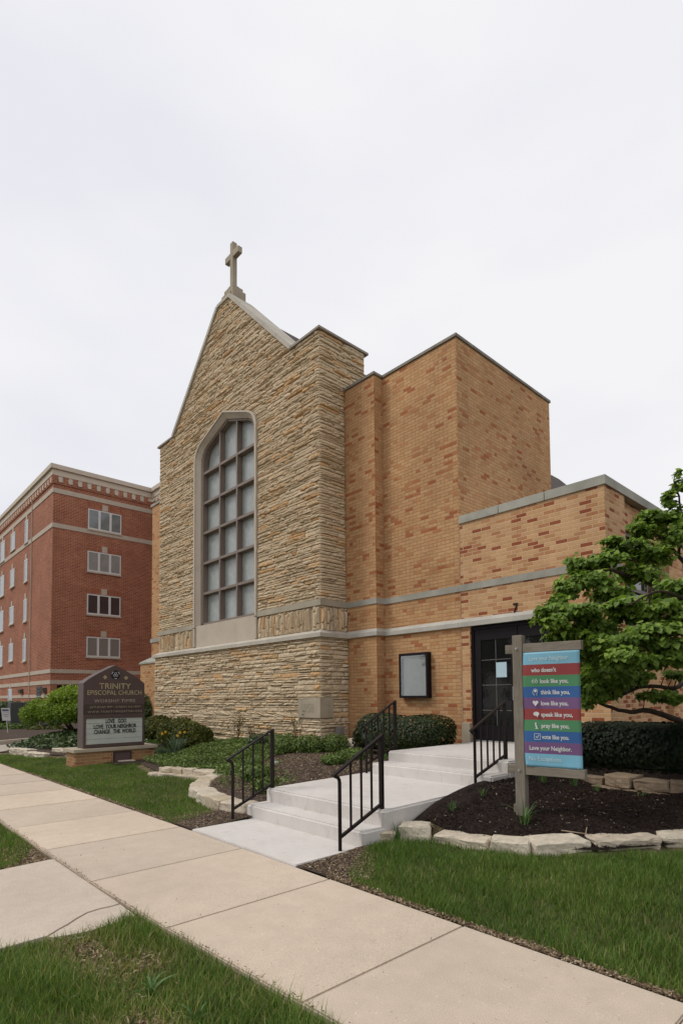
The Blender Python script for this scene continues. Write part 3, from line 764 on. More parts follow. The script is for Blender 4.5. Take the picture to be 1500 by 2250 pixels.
# left pier (mirror of the right one)
mb = MB(); mb.box(XL + .1, 8.6, 2.85, -19.35, 12, 8.42); mb.box(XL + .1, 8.32, -.3, -19.62, 12, 2.72)
wchild(mb, 'west_wing_wall', M_brick, church)
mb = MB(); mb.box(XL - .0, 8.56, 8.42, -19.42, 12.1, 8.5); wchild(mb, 'wing_coping', M_lime_blue, church)
mb = MB(); mb.box(XL - .0, 8.57, 3.49, -19.40, 12.05, 3.63); wchild(mb, 'wing_band', M_lime_blue, church)
mb = MB()
sweep(mb, [(-19.36, 12.), (-19.36, 8.595), (XL, 8.595)], [(-.3, 2.72), (.31, 2.72), (.31, 2.78), (0, 2.97), (-.3, 2.97)])
wchild(mb, 'west_wing_band', M_lime_blue, church)
# bands on the brick
LEDGE2 = [(-.05, 2.80), (.06, 2.80), (.06, 2.885), (.004, 2.955), (-.05, 2.955)]
BAND2 = [(-.05, 3.485), (.02, 3.485), (.02, 3.607), (-.05, 3.61)]
pth = [(XR + .02, YP), (XP, YP), (XP, YW), (-6.303, YW)]
mb = MB(); sweep(mb, pth, BAND2); wchild(mb, 'upper_band', M_lime_blue, church)
mb = MB(); sweep(mb, pth, LEDGE2); wchild(mb, 'lower_ledge', M_ledge2, church)
mb = MB()
DX0, DX1, DZ = -6.08, -4.20, 2.80     # doorway
mb.box(XT + .012, YW + .0, -.3, DX0, YW + .4, ZA - .02); mb.box(DX0, YW, DZ, DX1, YW + .4, ZA - .02); mb.box(DX1, YW, -.3, XA, YW + .4, ZA - .02)
mb.box(XA - .4, YW + .4, -.3, XA, 9.66, ZA - .02); mb.box(XA - .6, 9.66, -.3, XA - .28, 20, ZA - .02)
for y in (11.74, 14.6, 17.5): mb.box(XA - .28, y, -.3, XA, y + .8, ZA - .02)
for y in (9.66, 12.54, 15.4): mb.box(XA - .279, y, -.3, XA - .10, y + 2.09 - .01, 2.35)
mb.box(XT + .02, 12.62, -.3, XA - .6, 20, ZA - .05)
wchild(mb, 'annex_wall', M_brick2, church)
mb = MB(); xs_ = [XT - .03, -5.28, -4.10 - .2]
for a, b in ((XT + .01, -5.42), (-5.41, -4.54), (-4.53, XA + .03)): mb.box(a, YW - .03, ZA - .02, b, YW + .35, ZA + .13, bev=.006)
y = YW + .351
while y < 20: mb.box(XA - .8, y, ZA - .019, XA + .03, min(20.3, y + 1.2) - .008, ZA + .129, bev=.006); y += 1.2
mb.box(XT + .02, YW + .36, ZA - .01, XA - .81, 20.2, ZA + .04)
wchild(mb, 'annex_coping', M_lime_blue, church)
pth = [(-6.298, YW), (XA, YW), (XA, 9.66)]
mb = MB(); sweep(mb, pth, BAND2); wchild(mb, 'annex_upper_band', M_lime_blue, church)
mb = MB(); sweep(mb, pth, LEDGE2); wchild(mb, 'annex_ledge', M_ledge2, church)
mb = MB(); mb.box(XT + .001, YW - .006, .6, XT + .0115, YW + .02, ZA - .02); wchild(mb, 'expansion_joint', plain('sealant', (.35, .25, .17), .9), church)
mb = MB(); mb.box(-6.27, YW - .05, .5, -6.085, YW + .05, 1.0, bev=.01); wchild(mb, 'foundation_stone', M_lime, church)
for y in (9.66, 12.54, 15.4):
    w_ = empty('annex_window', (0, 0, 0), None, None); w_.parent = church; w_.matrix_parent_inverse = Matrix.Translation(-church.location)
    mb = MB(); mb.box(XA - .275, y + .02, 2.36, XA - .20, y + 2.07, 4.3); wchild(mb, 'pane', M_wdark, w_)
    mb = MB()
    for k in range(4): mb.box(XA - .19, y + .02 + k * .66, 2.36, XA - .15, y + .07 + k * .66, 4.3)
    for z in (2.36, 3.3, 4.24): mb.box(XA - .195, y + .02, z, XA - .155, y + 2.07, z + .06)
    wchild(mb, 'window_frame', M_frame, w_)
    mb = MB(); mb.box(XA - .27, y + .01, 4.31, XA - .10, y + 2.08, ZA - .03); wchild(mb, 'lintel', M_brick2, w_)
text('house_number', '7', (-5.12, YW - .012, 3.035), .105, .17, (1, 0, 0), (0, 0, 1), M_door, church, .02, .001)
# doors
dr = empty('double_door', (0, 0, 0), None, None); dr.parent = church; dr.matrix_parent_inverse = Matrix.Translation(-church.location)
YD = YW + .06; ZD = .67
mb = MB(); mb.box(DX0, YD - .02, ZD, DX0 + .05, YD + .12, DZ); mb.box(DX1 - .05, YD - .02, ZD, DX1, YD + .12, DZ); mb.box(DX0 + .05, YD - .019, DZ - .07, DX1 - .05, YD + .12, DZ); mb.box(DX0, YD + .14, .3, DX1, YD + .3, DZ)
wchild(mb, 'door_frame', M_door, dr)
mb = MB(); mb.box(DX0, YW - .01, .60, DX1, YD + .1, .69); wchild(mb, 'threshold', M_steel, dr)
xm = (DX0 + DX1) / 2
for x0, x1 in ((DX0 + .055, xm - .006), (xm + .006, DX1 - .055)):
    lf = MB(); st = .135
    lf.box(x0, YD, .70, x0 + st, YD + .045, DZ - .075); lf.box(x1 - st, YD, .70, x1, YD + .045, DZ - .075)
    lf.box(x0 + st, YD + .0005, .70, x1 - st, YD + .045, .96); lf.box(x0 + st, YD + .0005, DZ - .075 - .2, x1 - st, YD + .045, DZ - .075)
    leaf_o = wchild(lf, 'door_leaf', M_door, dr)
    mb = MB(); mb.box(x0 + st, YD + .015, .96, x1 - st, YD + .03, DZ - .275); wchild(mb, 'door_glass', M_dglass, leaf_o)
    mb = MB(); g0, g1 = x0 + st, x1 - st
    mb.box((g0 + g1) / 2 - .006, YD + .012, .96, (g0 + g1) / 2 + .006, YD + .0145, DZ - .275)
    for z in (1.23, 1.69, 2.15): mb.box(g0, YD + .0115, z, g1, YD + .0143, z + .012)
    wchild(mb, 'glazing_bead', plain('grey_bead', (.12, .12, .12), .5), leaf_o)
    hx = x1 - .07 if x0 < xm - .3 else x0 + .07
    mb = MB(); mb.tube([(hx, YD - .05, 1.42), (hx, YD - .05, 1.66)], .011, 8); mb.box(hx - .008, YD - .05, 1.44, hx + .008, YD, 1.46); mb.box(hx - .008, YD - .05, 1.62, hx + .008, YD, 1.64)
    wchild(mb, 'pull_handle', M_steel, leaf_o)
mb = MB(); mb.box(-5.575, YD - .0025, 1.83, -5.365, YD + .01, 2.10); pn = wchild(mb, 'paper_notice', M_paper, None)
pn.location = (0, 0, 0); meta(pn, 'pale blue blank sheet taped to the glass of the dark door', 'notice')
# ------------------------------------------------------------------ entrance steps
es = empty('entrance_steps', (-5, 4, 0), 'pale new concrete entrance steps with a long landing between two flights', 'steps')
SX0, SX1 = -6.08, -3.98
def stepbox(mb, x0, x1, y0, y1, z0, z1, bev=.022, slope=0.):
    bm = bmesh.new(); bmesh.ops.create_cube(bm, size=1.)
    for v in bm.verts: v.co = Vector(((x0 + x1) / 2 + v.co.x * (x1 - x0), (y0 + y1) / 2 + v.co.y * (y1 - y0), (z0 + z1) / 2 + v.co.z * (z1 - z0)))
    bmesh.ops.bevel(bm, geom=[e for e in bm.edges if all(v.co.z > z1 - .01 for v in e.verts)], offset=bev, segments=3, affect='EDGES')
    bmesh.ops.bevel(bm, geom=[e for e in bm.edges if abs(e.verts[0].co.z - e.verts[1].co.z) > .05 and all(v.co.y < y0 + .01 for v in e.verts) and abs(e.verts[0].co.x - e.verts[1].co.x) < .005], offset=bev, segments=2, affect='EDGES')
    for v in bm.verts:
        if v.co.z > z0 + .05: v.co.z += slope * (v.co.y - y0)
    mb.bm(bm)
mb = MB(); stepbox(mb, SX0, SX1 - .01, 3.95, 4.3, -.2, .168); o = wchild(mb, 'bottom_tread', M_riser, es); shade_auto(o)
mb = MB(); stepbox(mb, SX0 + .01, SX1 - .02, 4.245, 6.2, -.2, .332, .022, .017); o = wchild(mb, 'landing', M_riser, es); shade_auto(o)
mb = MB(); stepbox(mb, -5.93, -3.86, 6.03, 6.5, -.2, .518); o = wchild(mb, 'upper_tread', M_riser, es); shade_auto(o)
mb = MB(); stepbox(mb, -5.92, -3.84, 6.40, YW - .002, -.2, .668); o = wchild(mb, 'porch_slab', M_riser, es); shade_auto(o)

# handrails
def handrail(x, yf, zf, yb, zb, ztop_b, ztip, ytip, nb, label, front_post=True):
    r = empty('handrail', (x, yf, zf), label, 'handrail', 'black steel stair handrails')
    hp = .022
    slope = (ztop_b - ztip) / (yb - ytip)
    rail_z = lambda y: ztip + slope * (y - ytip)
    mb = MB()
    def bar(a, b, w, h):
        a, b = Vector(a), Vector(b); t = (b - a).normalized(); s_ = Vector((1, 0, 0)); n = s_.cross(t).normalized()
        q = [a - s_ * w - n * h, a + s_ * w - n * h, a + s_ * w + n * h, a - s_ * w + n * h]; q2 = [v + (b - a) for v in q]
        for i in range(4): j = (i + 1) % 4; mb.quad([q[i], q[j], q2[j], q2[i]])
        mb.quad(q[::-1]); mb.quad(q2)
    bar((x, ytip, ztip), (x, yb + .02, rail_z(yb + .02)), .021, .009)
    wchild(mb, 'top_rail', M_rail, r)
    mb = MB(); bar((x, yf, zf + .14), (x, yb, zb + .05), .014, .014); wchild(mb, 'bottom_rail', M_rail, r)
    mb = MB(); zt = rail_z(yf) - .07
    pts = [(x, yf, zf - .02), (x, yf, zt - .05), (x, yf - .006, zt - .02), (x, yf - .025, zt + .005), (x, yf - .06, zt + .018), (x, ytip + .02, ztip + .0)]
    mb.tube(pts, .019, 8); o = wchild(mb, 'front_post', M_rail, r, smooth=False)
    mb = MB(); mb.box(x - .02, yb - .02, zb - .02, x + .02, yb + .02, rail_z(yb) - .005); wchild(mb, 'rear_post', M_rail, r)
    for i in range(nb):
        y = yf + (yb - yf) * (i + 1) / (nb + 1)
        z0 = zf + .14 + (zb + .05 - zf - .14) * (y - yf) / (yb - yf)
        mb = MB(); mb.box(x - .009, y - .009, z0, x + .009, y + .009, rail_z(y) - .004); wchild(mb, 'baluster', M_rail, r)
handrail(-6.02, 3.72, 0, 4.31, .335, 1.08, .74, 3.63, 3, 'black handrail beside the lower flight, nearest the stone wall and sign')
handrail(-4.08, 3.72, 0, 4.31, .335, 1.09, .74, 3.63, 3, 'black handrail beside the lower flight, nearest the camera')
handrail(-5.98, 6.0, .36, 6.64, .67, 1.42, 1.06, 5.93, 4, 'black handrail on the upper flight in front of the clipped boxwood')
handrail(-4.02, 5.92, .36, 6.62, .67, 1.42, 1.07, 5.84, 4, 'black handrail on the upper flight in front of the dark doors')

# ------------------------------------------------------------------ notice board
nb = empty('notice_board', (-7.4, 8.8, 1.9), 'black framed glass notice board, empty, on the tan brick wall', 'notice board')
x0, x1, z0, z1 = -7.74, -7.0, 1.47, 2.38; yf = YW - .13
mb = MB()
mb.box(x0, yf, z0, x0 + .04, YW - .002, z1); mb.box(x1 - .04, yf, z0, x1, YW - .002, z1); mb.box(x0 + .04, yf, z0, x1 - .04, YW - .002, z0 + .045); mb.box(x0 + .04, yf, z1 - .05, x1 - .04, YW - .002, z1)
wchild(mb, 'frame', M_door, nb)
mb = MB(); mb.box(x0 + .04, YW - .03, z0 + .045, x1 - .04, YW - .01, z1 - .05); wchild(mb, 'backing', M_board, nb)
mb = MB(); mb.tube([(x0 + .06, yf + .04, z1 - .07), (x1 - .06, yf + .04, z1 - .07)], .012); wchild(mb, 'light_tube', M_white, nb)
gm = newmat('clear_glass'); t = NT(gm)
gl = t.n('ShaderNodeBsdfGlossy', {'Color': (1, 1, 1, 1), 'Roughness': .02}); trn = t.n('ShaderNodeBsdfTransparent', {'Color': (.93, .95, .95, 1)}); lw = t.n('ShaderNodeFresnel', {'IOR': 1.45})
ms = t.n('ShaderNodeMixShader', {0: lw.outputs[0], 1: trn.outputs[0], 2: gl.outputs[0]}); t.n('ShaderNodeOutputMaterial', {'Surface': ms.outputs[0]})
mb = MB(); mb.box(x0 + .04, yf + .006, z0 + .045, x1 - .04, yf + .01, z1 - .05); wchild(mb, 'glass', gm, nb)
mb = MB(); mb.box(x1 - .06, yf - .008, 1.9, x1 - .045, yf, 1.93); wchild(mb, 'lock', M_steel, nb)

# ------------------------------------------------------------------ church sign (faces +X, spans Y)
SXF = -13.06
sg = empty('church_sign', (-13.3, 4.9, .05), 'brown arched church sign with white letter board on a low brick base', 'sign')
mb = MB(); mb.box(-13.62, 4.08, -.1, SXF + .08, 5.86, .33); wchild(mb, 'brick_base', M_base_brick, sg)
mb = MB(); mb.box(-13.68, 4.02, .33, SXF + .14, 5.92, .405, bev=.01); wchild(mb, 'stone_cap', M_lime, sg)
ya, yb_ = 4.25, 5.64; ym = (ya + yb_) / 2
mb = MB(); prof = [(ya, .405), (yb_, .405), (yb_, 1.86)]
for i in range(1, 12):
    t_ = i / 12; prof.append((yb_ + (ya - yb_) * t_, 1.86 + .42 * (1 - abs(2 * t_ - 1)) ** .82))
prof.append((ya, 1.86))
mb.prism(prof, lambda u, v, d: (d, u, v), SXF - .36, SXF); o = wchild(mb, 'cabinet', M_signb, sg)
lb = (4.31, 5.57, .50, 1.055)
mb = MB()
for a in ((ya + .005, .42, ya + .05, 1.15), (yb_ - .05, .42, yb_ - .005, 1.15), (ya + .05, .42, yb_ - .05, .49), (ya + .05, 1.065, yb_ - .05, 1.15)): mb.box(SXF, a[0], a[1], SXF + .03, a[2], a[3])
wchild(mb, 'letter_board_frame', M_signb, sg)
mb = MB(); mb.box(SXF, lb[0] + .0, .49, SXF + .008, lb[1] + .02, 1.065); lbo = wchild(mb, 'letter_board', plain('milky_panel', (.46, .49, .44), .5, .06, 3.), sg)
mb = MB()
for z in (.60, .725, .84, .955): mb.box(SXF + .008, lb[0], z, SXF + .013, lb[1], z + .006)
wchild(mb, 'letter_track', plain('track', (.27, .29, .26), .5), lbo)
R_, U_ = (0, 1, 0), (0, 0, 1); xf = SXF + .016
for s_, yc, zc_, w_ in (('LOVE   GOD', 4.97, 1.0, .47), ('LOVE  YOUR NEIGHBOR', 4.96, .88, .97), ('CHANGE   THE  WORLD', 4.955, .765, .95)):
    text('changeable_letters', s_, (xf, yc, zc_), w_, .092, R_, U_, M_letter, lbo, .03, .001)
mb = MB(); mb.box(SXF, ya + .01, 1.17, SXF + .012, yb_ - .01, 1.265); mb.box(SXF, ya + .01, 1.275, SXF + .012, yb_ - .01, 1.38)
pno = wchild(mb, 'service_times_panel', M_signd, sg)
text('service_times', 'SATURDAY 5PM \u2022 SUNDAY 8 & 10AM', (SXF + .014, 4.96, 1.32), 1.15, .052, R_, U_, plain('worn_gold', (.32, .27, .18), .6), pno, .0, .001)
text('web_address', 'WWW.TRINITYWHEATON.ORG', (SXF + .014, 4.96, 1.215), 1.24, .052, R_, U_, plain('worn_gold_b', (.34, .29, .2), .6), pno, .0, .001, 1.2)
text('worship_times', 'WORSHIP TIMES', (SXF + .002, 4.95, 1.46), .93, .072, R_, U_, plain('beige_lettering', (.36, .31, .25), .6), sg, .006, .001, 1.15)
text('parish_name', 'TRINITY', (SXF + .002, 4.95, 1.80), .72, .135, R_, U_, M_gold, sg, .006, .001)
text('denomination', 'EPISCOPAL CHURCH', (SXF + .002, 4.95, 1.65), 1.23, .108, R_, U_, M_gold, sg, .004, .001)
def cross4(mb, y, z, r, x):
    mb.box(x, y - r, z - .012, x + .004, y + r, z + .012); mb.box(x, y - .012, z - r, x + .0045, y + .012, z + r)
    for a, b in ((1, 0), (-1, 0), (0, 1), (0, -1)): mb.box(x, y + a * r * .85 - (.02 if b else .006), z + b * r * .85 - (.02 if a else .006), x + .005, y + a * r * .85 + (.02 if b else .006), z + b * r * .85 + (.02 if a else .006))
for q_ in ((4.715, 1.995), (5.195, 1.99)): mb = MB(); cross4(mb, *q_, .042, SXF); wchild(mb, 'gold_cross', M_gold, sg)
def disc(mb, y, z, r0, r1, x0, x1, n=28):
    for i in range(n):
        a, b = 2 * math.pi * i / n, 2 * math.pi * (i + 1) / n
        P = lambda r, t_, x: (x, y + r * math.cos(t_), z + r * math.sin(t_))
        if r0 <= 0: mb.quad([P(0, a, x1), P(r1, a, x1), P(r1, b, x1)])
        else: mb.quad([P(r0, a, x1), P(r1, a, x1), P(r1, b, x1), P(r0, b, x1)]); mb.quad([P(r0, a, x0), P(r0, a, x1), P(r0, b, x1), P(r0, b, x0)])
        mb.quad([P(r1, a, x0), P(r1, b, x0), P(r1, b, x1), P(r1, a, x1)])
mb = MB(); disc(mb, 4.95, 2.055, 0, .105, SXF, SXF + .01); em = wchild(mb, 'emblem', M_letter, sg)
M_silver = plain('silver_mark', (.42, .42, .45), .5)
for k in range(3):
    mb = MB(); a = math.pi / 2 + k * 2 * math.pi / 3; disc(mb, 4.95 + .033 * math.cos(a), 2.055 + .033 * math.sin(a), .017, .027, SXF + .01, SXF + .013, 14); wchild(mb, 'emblem_ring', M_silver, em)
for k in range(3):
    mb = MB(); a = -math.pi / 2 + k * 2 * math.pi / 3
    for i in range(5):
        b0, b1 = a - .35 + i * .14, a - .35 + (i + 1) * .14
        mb.quad([(SXF + .013, 4.95 + r * math.cos(b_), 2.055 + r * math.sin(b_)) for r, b_ in ((.078, b0), (.096, b0), (.096, b1), (.078, b1))])
    wchild(mb, 'emblem_arc', M_silver, em)
mb = MB(); mb.box(SXF + .08, 4.87, .03, SXF + .10, 5.31, .31); pq = wchild(mb, 'plaque', M_signd, sg)
mb = MB(); mb.box(SXF + .10, 4.92, .08, SXF + .106, 5.26, .26); wchild(mb, 'plaque_plate', plain('bronze_plate', (.10, .065, .06), .5, .3, 60.), pq)
mb = MB()
for a in ((4.85, .01, 5.33, .03), (4.85, .31, 5.33, .325), (4.85, .03, 4.87, .31), (5.31, .03, 5.33, .31)): mb.box(SXF + .08, a[0], a[1], SXF + .11, a[2], a[3])
wchild(mb, 'plaque_border', M_base_brick, pq)

# ------------------------------------------------------------------ wooden banner sign
bdir = Vector((1, .17, 0)).normalized(); bn = Vector((bdir.y, -bdir.x, 0))   # bn points to the camera side
P0 = Vector((-3.16, 5.50, 0)); zg = float(ground_z(P0.x, P0.y))
Ms = Matrix((bdir, -bn, Vector((0, 0, 1)))).transposed().to_4x4(); Ms.translation = P0
ls = empty('banner_sign', (P0.x, P0.y, zg), 'grey timber post sign holding a striped banner of coloured bands', 'sign')
def beam(x0, y0, z0, x1, y1, z1, axis, name, mat=M_wood):
    """local box with beam uv; long axis 0 (x) or 2 (z)"""
    bm = bmesh.new(); bmesh.ops.create_cube(bm, size=1.)
    for v in bm.verts: v.co = Vector(((x0 + x1) / 2 + v.co.x * (x1 - x0), (y0 + y1) / 2 + v.co.y * (y1 - y0), (z0 + z1) / 2 + v.co.z * (z1 - z0)))
    bmesh.ops.bevel(bm, geom=bm.edges[:], offset=.004, segments=1, affect='EDGES')
    lay_ = bm.loops.layers.uv.new('UVMap')
    for f in bm.faces:
        for l in f.loops:
            c = l.vert.co
            u = c.z if axis == 2 else c.x; v = (c.x + c.y) if axis == 2 else (c.z + c.y)
            l[lay_].uv = (u, v + x0 * 3.7)
    me = bpy.data.meshes.new(name); bm.to_mesh(me); bm.free(); me.transform(Ms); me.materials.append(mat)
    o = bpy.data.objects.new(name, me); COL.objects.link(o); o.parent = ls; o.matrix_parent_inverse = Matrix.Translation(-ls.location); return o
tl = RAD(-.0)
beam(-.045, -.055, zg - .2, .06, .055, 2.145, 2, 'post')
beam(-.145, .0, 1.955, -.0455, .052, 2.05, 0, 'beam_stub'); 
beam(.0605, -.045, 1.955, .655, .04, 2.05, 0, 'upper_beam')
beam(-.145, .0, .665, -.0455, .052, .755, 0, 'beam_stub')
beam(.0605, -.045, .665, .66, .04, .755, 0, 'lower_beam')
beam(-.09, .0, zg - .2, -.0455, .05, zg + .10, 2, 'stake')
bw0, bw1, bz0, bz1 = .072, .642, .758, 1.952
bandc = [(.19, .42, .54), (.27, .05, .048), (.075, .24, .11), (.035, .115, .31), (.165, .085, .20), (.27, .05, .048), (.075, .24, .11), (.035, .115, .31), (.165, .085, .20), (.19, .44, .58)]
bandn = ['light_blue', 'red', 'green', 'blue', 'purple']
mats = [plain('banner_' + bandn[i] if i < 5 else 'banner_' + bandn[(5 - 4 + i - 5) % 5], c, .45, .03, 3., .35) for i, c in enumerate(bandc)]
me_v = []; nbx, nbz = 16, 60
fr = [0, .108, .205, .302, .398, .495, .592, .689, .785, .885, 1.]
def ban(u, w):   # u 0..1 across, w 0..1 down
    zz = bz1 + (bz0 - bz1) * w; wav = .006 * math.sin(w * 9 + u * 3) + .010 * math.sin(u * math.pi) * math.cos(w * 4) + .004 * math.sin(u * 17) * max(0, w - .88) * 8
    return Ms @ Vector((bw0 + (bw1 - bw0) * u - .012 * math.sin(w * math.pi) * (1 - u), -.052 - wav, zz + .0))
mb = MB()
for k in range(10):
    n = 6
    for j in range(n):
        w0 = fr[k] + (fr[k + 1] - fr[k]) * j / n; w1 = fr[k] + (fr[k + 1] - fr[k]) * (j + 1) / n
        for i in range(nbx):
            a, b = i / nbx, (i + 1) / nbx
            mb.quad([ban(a, w1), ban(b, w1), ban(b, w0), ban(a, w0)], k)
bo = wchild(mb, 'banner', mats, ls, recalc=False)
bm = bmesh.new(); bm.from_mesh(bo.data); bmesh.ops.remove_doubles(bm, verts=bm.verts[:], dist=1e-5)
for f in bm.faces: f.smooth = True
bm.to_mesh(bo.data); bm.free()
sm_ = bo.modifiers.new('thickness', 'SOLIDIFY'); sm_.thickness = .0015; sm_.offset = -1
lines = [('Love your Neighbor', .30 + .05, .62, 0), ("who doesn't", .36, .40, 1), ('look like you,', .54, .44, 2), ('think like you,', .58, .46, 3), ('love like you,', .575, .43, 4), ('speak like you,', .61, .50, 5), ('pray like you,', .58, .44, 6), ('vote like you.', .57, .43, 7), ('Love your Neighbor.', .44, .66, 8), ('No Exceptions.', .33, .52, 9)]
lx = [.12, .17, .31, .31, .31, .31, .31, .31, .12, .10]
for (s_, _, w_, k), l0 in zip(lines, lx):
    uc = l0 + w_ / 2 if k not in (0,) else .12 + .34; uc = uc if k else .46
    if k in (2, 3, 4, 5, 6, 7): uc = .33 + w_ / 2 + .0
    wc = (fr[k] + fr[k + 1]) / 2 + (-.015 if k == 9 else 0)
    o = text('banner_lettering', s_, Ms @ Vector((bw0 + (bw1 - bw0) * uc, -.052, bz1 + (bz0 - bz1) * wc)), w_ * (bw1 - bw0) * 1.12, .045 if k else .048, bdir, (0, 0, 1), M_wlet2 if k in (0, 9) else M_wlet, bo, .024, 0.)
    # follow the cloth
    inv = Ms.inverted(); me = o.data
    for v in me.vertices:
        q = inv @ v.co; u_ = (q.x - bw0) / (bw1 - bw0); w__ = (q.z - bz1) / (bz0 - bz1); r_ = inv @ ban(u_, w__)
        v.co = Ms @ Vector((q.x, r_.y - .003, q.z))
def ic(k, u=.22):
    """icon centre in banner coordinates"""
    w = (fr[k] + fr[k + 1]) / 2
    return bw0 + (bw1 - bw0) * u, bz1 + (bz0 - bz1) * w
def loc(x, z, lift=.0155): return Ms @ Vector((x, -.052 - lift, z))
def icon_poly(mb, cx, cz, pts, s_, lift=.0155): mb.quad([loc(cx + a * s_, cz + b * s_, lift) for a, b in pts])
def icon_ring(mb, cx, cz, r0, r1, a0=0, a1=2 * math.pi, n=16):
    for i in range(n):
        a, b = a0 + (a1 - a0) * i / n, a0 + (a1 - a0) * (i + 1) / n
        mb.quad([loc(cx + r * math.cos(t_), cz + r * math.sin(t_)) for r, t_ in ((r0, a), (r1, a), (r1, b), (r0, b))])
def stroke(mb, cx, cz, pts, w, s_):
    for (a, b), (c, d) in zip(pts[:-1], pts[1:]):
        v = Vector((c - a, d - b)); n = Vector((-v.y, v.x)).normalized() * w / s_ / 2; e = v.normalized() * w / s_ * .3
        mb.quad([loc(cx + q.x * s_, cz + q.y * s_) for q in (Vector((a, b)) - n - e, Vector((c, d)) - n + e, Vector((c, d)) + n + e, Vector((a, b)) + n - e)])
mb = MB()
cx_, cz_ = ic(2, .21); icon_ring(mb, cx_ - .017, cz_ - .008, .010, .014); icon_ring(mb, cx_ + .017, cz_ - .008, .010, .014); stroke(mb, cx_, cz_, [(-.031, -.002), (-.012, .024), (-.004, .004)], .003, 1.); stroke(mb, cx_, cz_, [(.031, -.002), (.014, .024), (.004, .004)], .003, 1.)
wchild(mb, 'glasses_symbol', M_wlet, bo, recalc=False)
mb = MB()
cx_, cz_ = ic(3, .215); stroke(mb, cx_, cz_, [(-.012, -.034), (-.012, -.022), (-.022, -.020), (-.024, -.006), (-.029, -.004), (-.022, .012), (-.012, .03), (.006, .034), (.022, .024), (.025, .006), (.016, -.012), (.016, -.034)], .004, 1.); icon_ring(mb, cx_ + .001, cz_ + .012, 0.001, .0135)
wchild(mb, 'head_symbol', M_wlet, bo, recalc=False)
mb = MB()
cx_, cz_ = ic(4, .215); icon_ring(mb, cx_ - .0145, cz_ + .01, 0.001, .0155, n=12); icon_ring(mb, cx_ + .0145, cz_ + .01, 0.001, .0155, n=12); icon_poly(mb, cx_, cz_, [(-.029, .006), (0, -.032), (.029, .006), (.0, .016)], 1., .0157)
wchild(mb, 'heart_symbol', M_wlet, bo, recalc=False)
mb = MB()
cx_, cz_ = ic(5, .225)
for i in range(16):
    a, b = 2 * math.pi * i / 16, 2 * math.pi * (i + 1) / 16; mb.quad([loc(cx_, cz_ + .005), loc(cx_ + .031 * math.cos(a), cz_ + .005 + .022 * math.sin(a)), loc(cx_ + .031 * math.cos(b), cz_ + .005 + .022 * math.sin(b))])
icon_poly(mb, cx_, cz_, [(.002, -.012), (.012, -.034), (.022, -.008)], 1., .0158)
wchild(mb, 'speech_symbol', M_wlet, bo, recalc=False)
mb = MB()
cx_, cz_ = ic(6, .22); icon_ring(mb, cx_ - .006, cz_ + .022, .0005, .009, n=10); icon_poly(mb, cx_, cz_, [(-.014, .010), (-.004, .014), (.008, -.004), (.010, -.022), (.022, -.027), (.022, -.034), (-.014, -.034), (-.002, -.022), (-.010, -.006)], 1.); 
wchild(mb, 'praying_symbol', M_wlet, bo, recalc=False)
mb = MB()
cx_, cz_ = ic(7, .235); q = .030
stroke(mb, cx_, cz_, [(-q, -q), (q, -q), (q, q), (-q, q), (-q, -q)], .004, 1.); stroke(mb, cx_, cz_, [(-.014, .002), (-.003, -.014), (.017, .018)], .0065, 1.)
wchild(mb, 'ballot_symbol', M_wlet, bo, recalc=False)

for x_, z_ in ((.0, 2.0), (.0, .71)):
    mb = MB(); c = Ms @ Vector((x_, -.055, z_)); mb.tube([c, c + bn * .012], .014, 8); wchild(mb, 'bolt_head', M_steel, ls)
for x_, z_ in ((.09, .775), (.6, .772)):
    mb = MB(); c = Ms @ Vector((x_, -.06, z_)); mb.tube([c, c + bn * .006], .008, 8); wchild(mb, 'grommet', M_steel, ls)

# ------------------------------------------------------------------ red brick apartment building
rb = empty('apartment_building', (-45, 15, 0), 'four storey red brick apartment block with pale bands and crenellated cornice', 'building')
RX = -40.; RY = 10.93; RY2 = 17.77
mb = MB(); mb.box(RX - 45, RY, -.3, RX, RY2 + 20, 16.2); mb.box(RX - 1, RY2, -.3, RX + 14, RY2 + 20, 16.2)
wchild(mb, 'wall', M_red, rb)
M_rbst = plain('building_trim_stone', (.47, .405, .325), .85, .08, 3.)
M_eifs = plain('cream_cornice', (.55, .475, .385), .85, .05, 2.)
def wrapband(mb, z0, z1, pr_):
    mb.box(RX - 45, RY - pr_, z0, RX + pr_, RY, z1); mb.box(RX, RY, z0, RX + pr_, RY2 - pr_, z1); mb.box(RX, RY2 - pr_, z0, RX + 14, RY2, z1)
mb = MB()
for z0, z1 in ((15.28, 15.6), (12.94, 13.24), (3.24, 3.5), (2.5, 2.77), (1.62, 1.84)): wrapband(mb, z0, z1, .04)
wchild(mb, 'stone_band', M_rbst, rb)
mb = MB(); wrapband(mb, 16.45, 16.85, .09); wrapband(mb, 16.86, 17.16, .22)
mb.box(RX - 45, RY, 16.2, RX, RY2 + 20, 17.1)
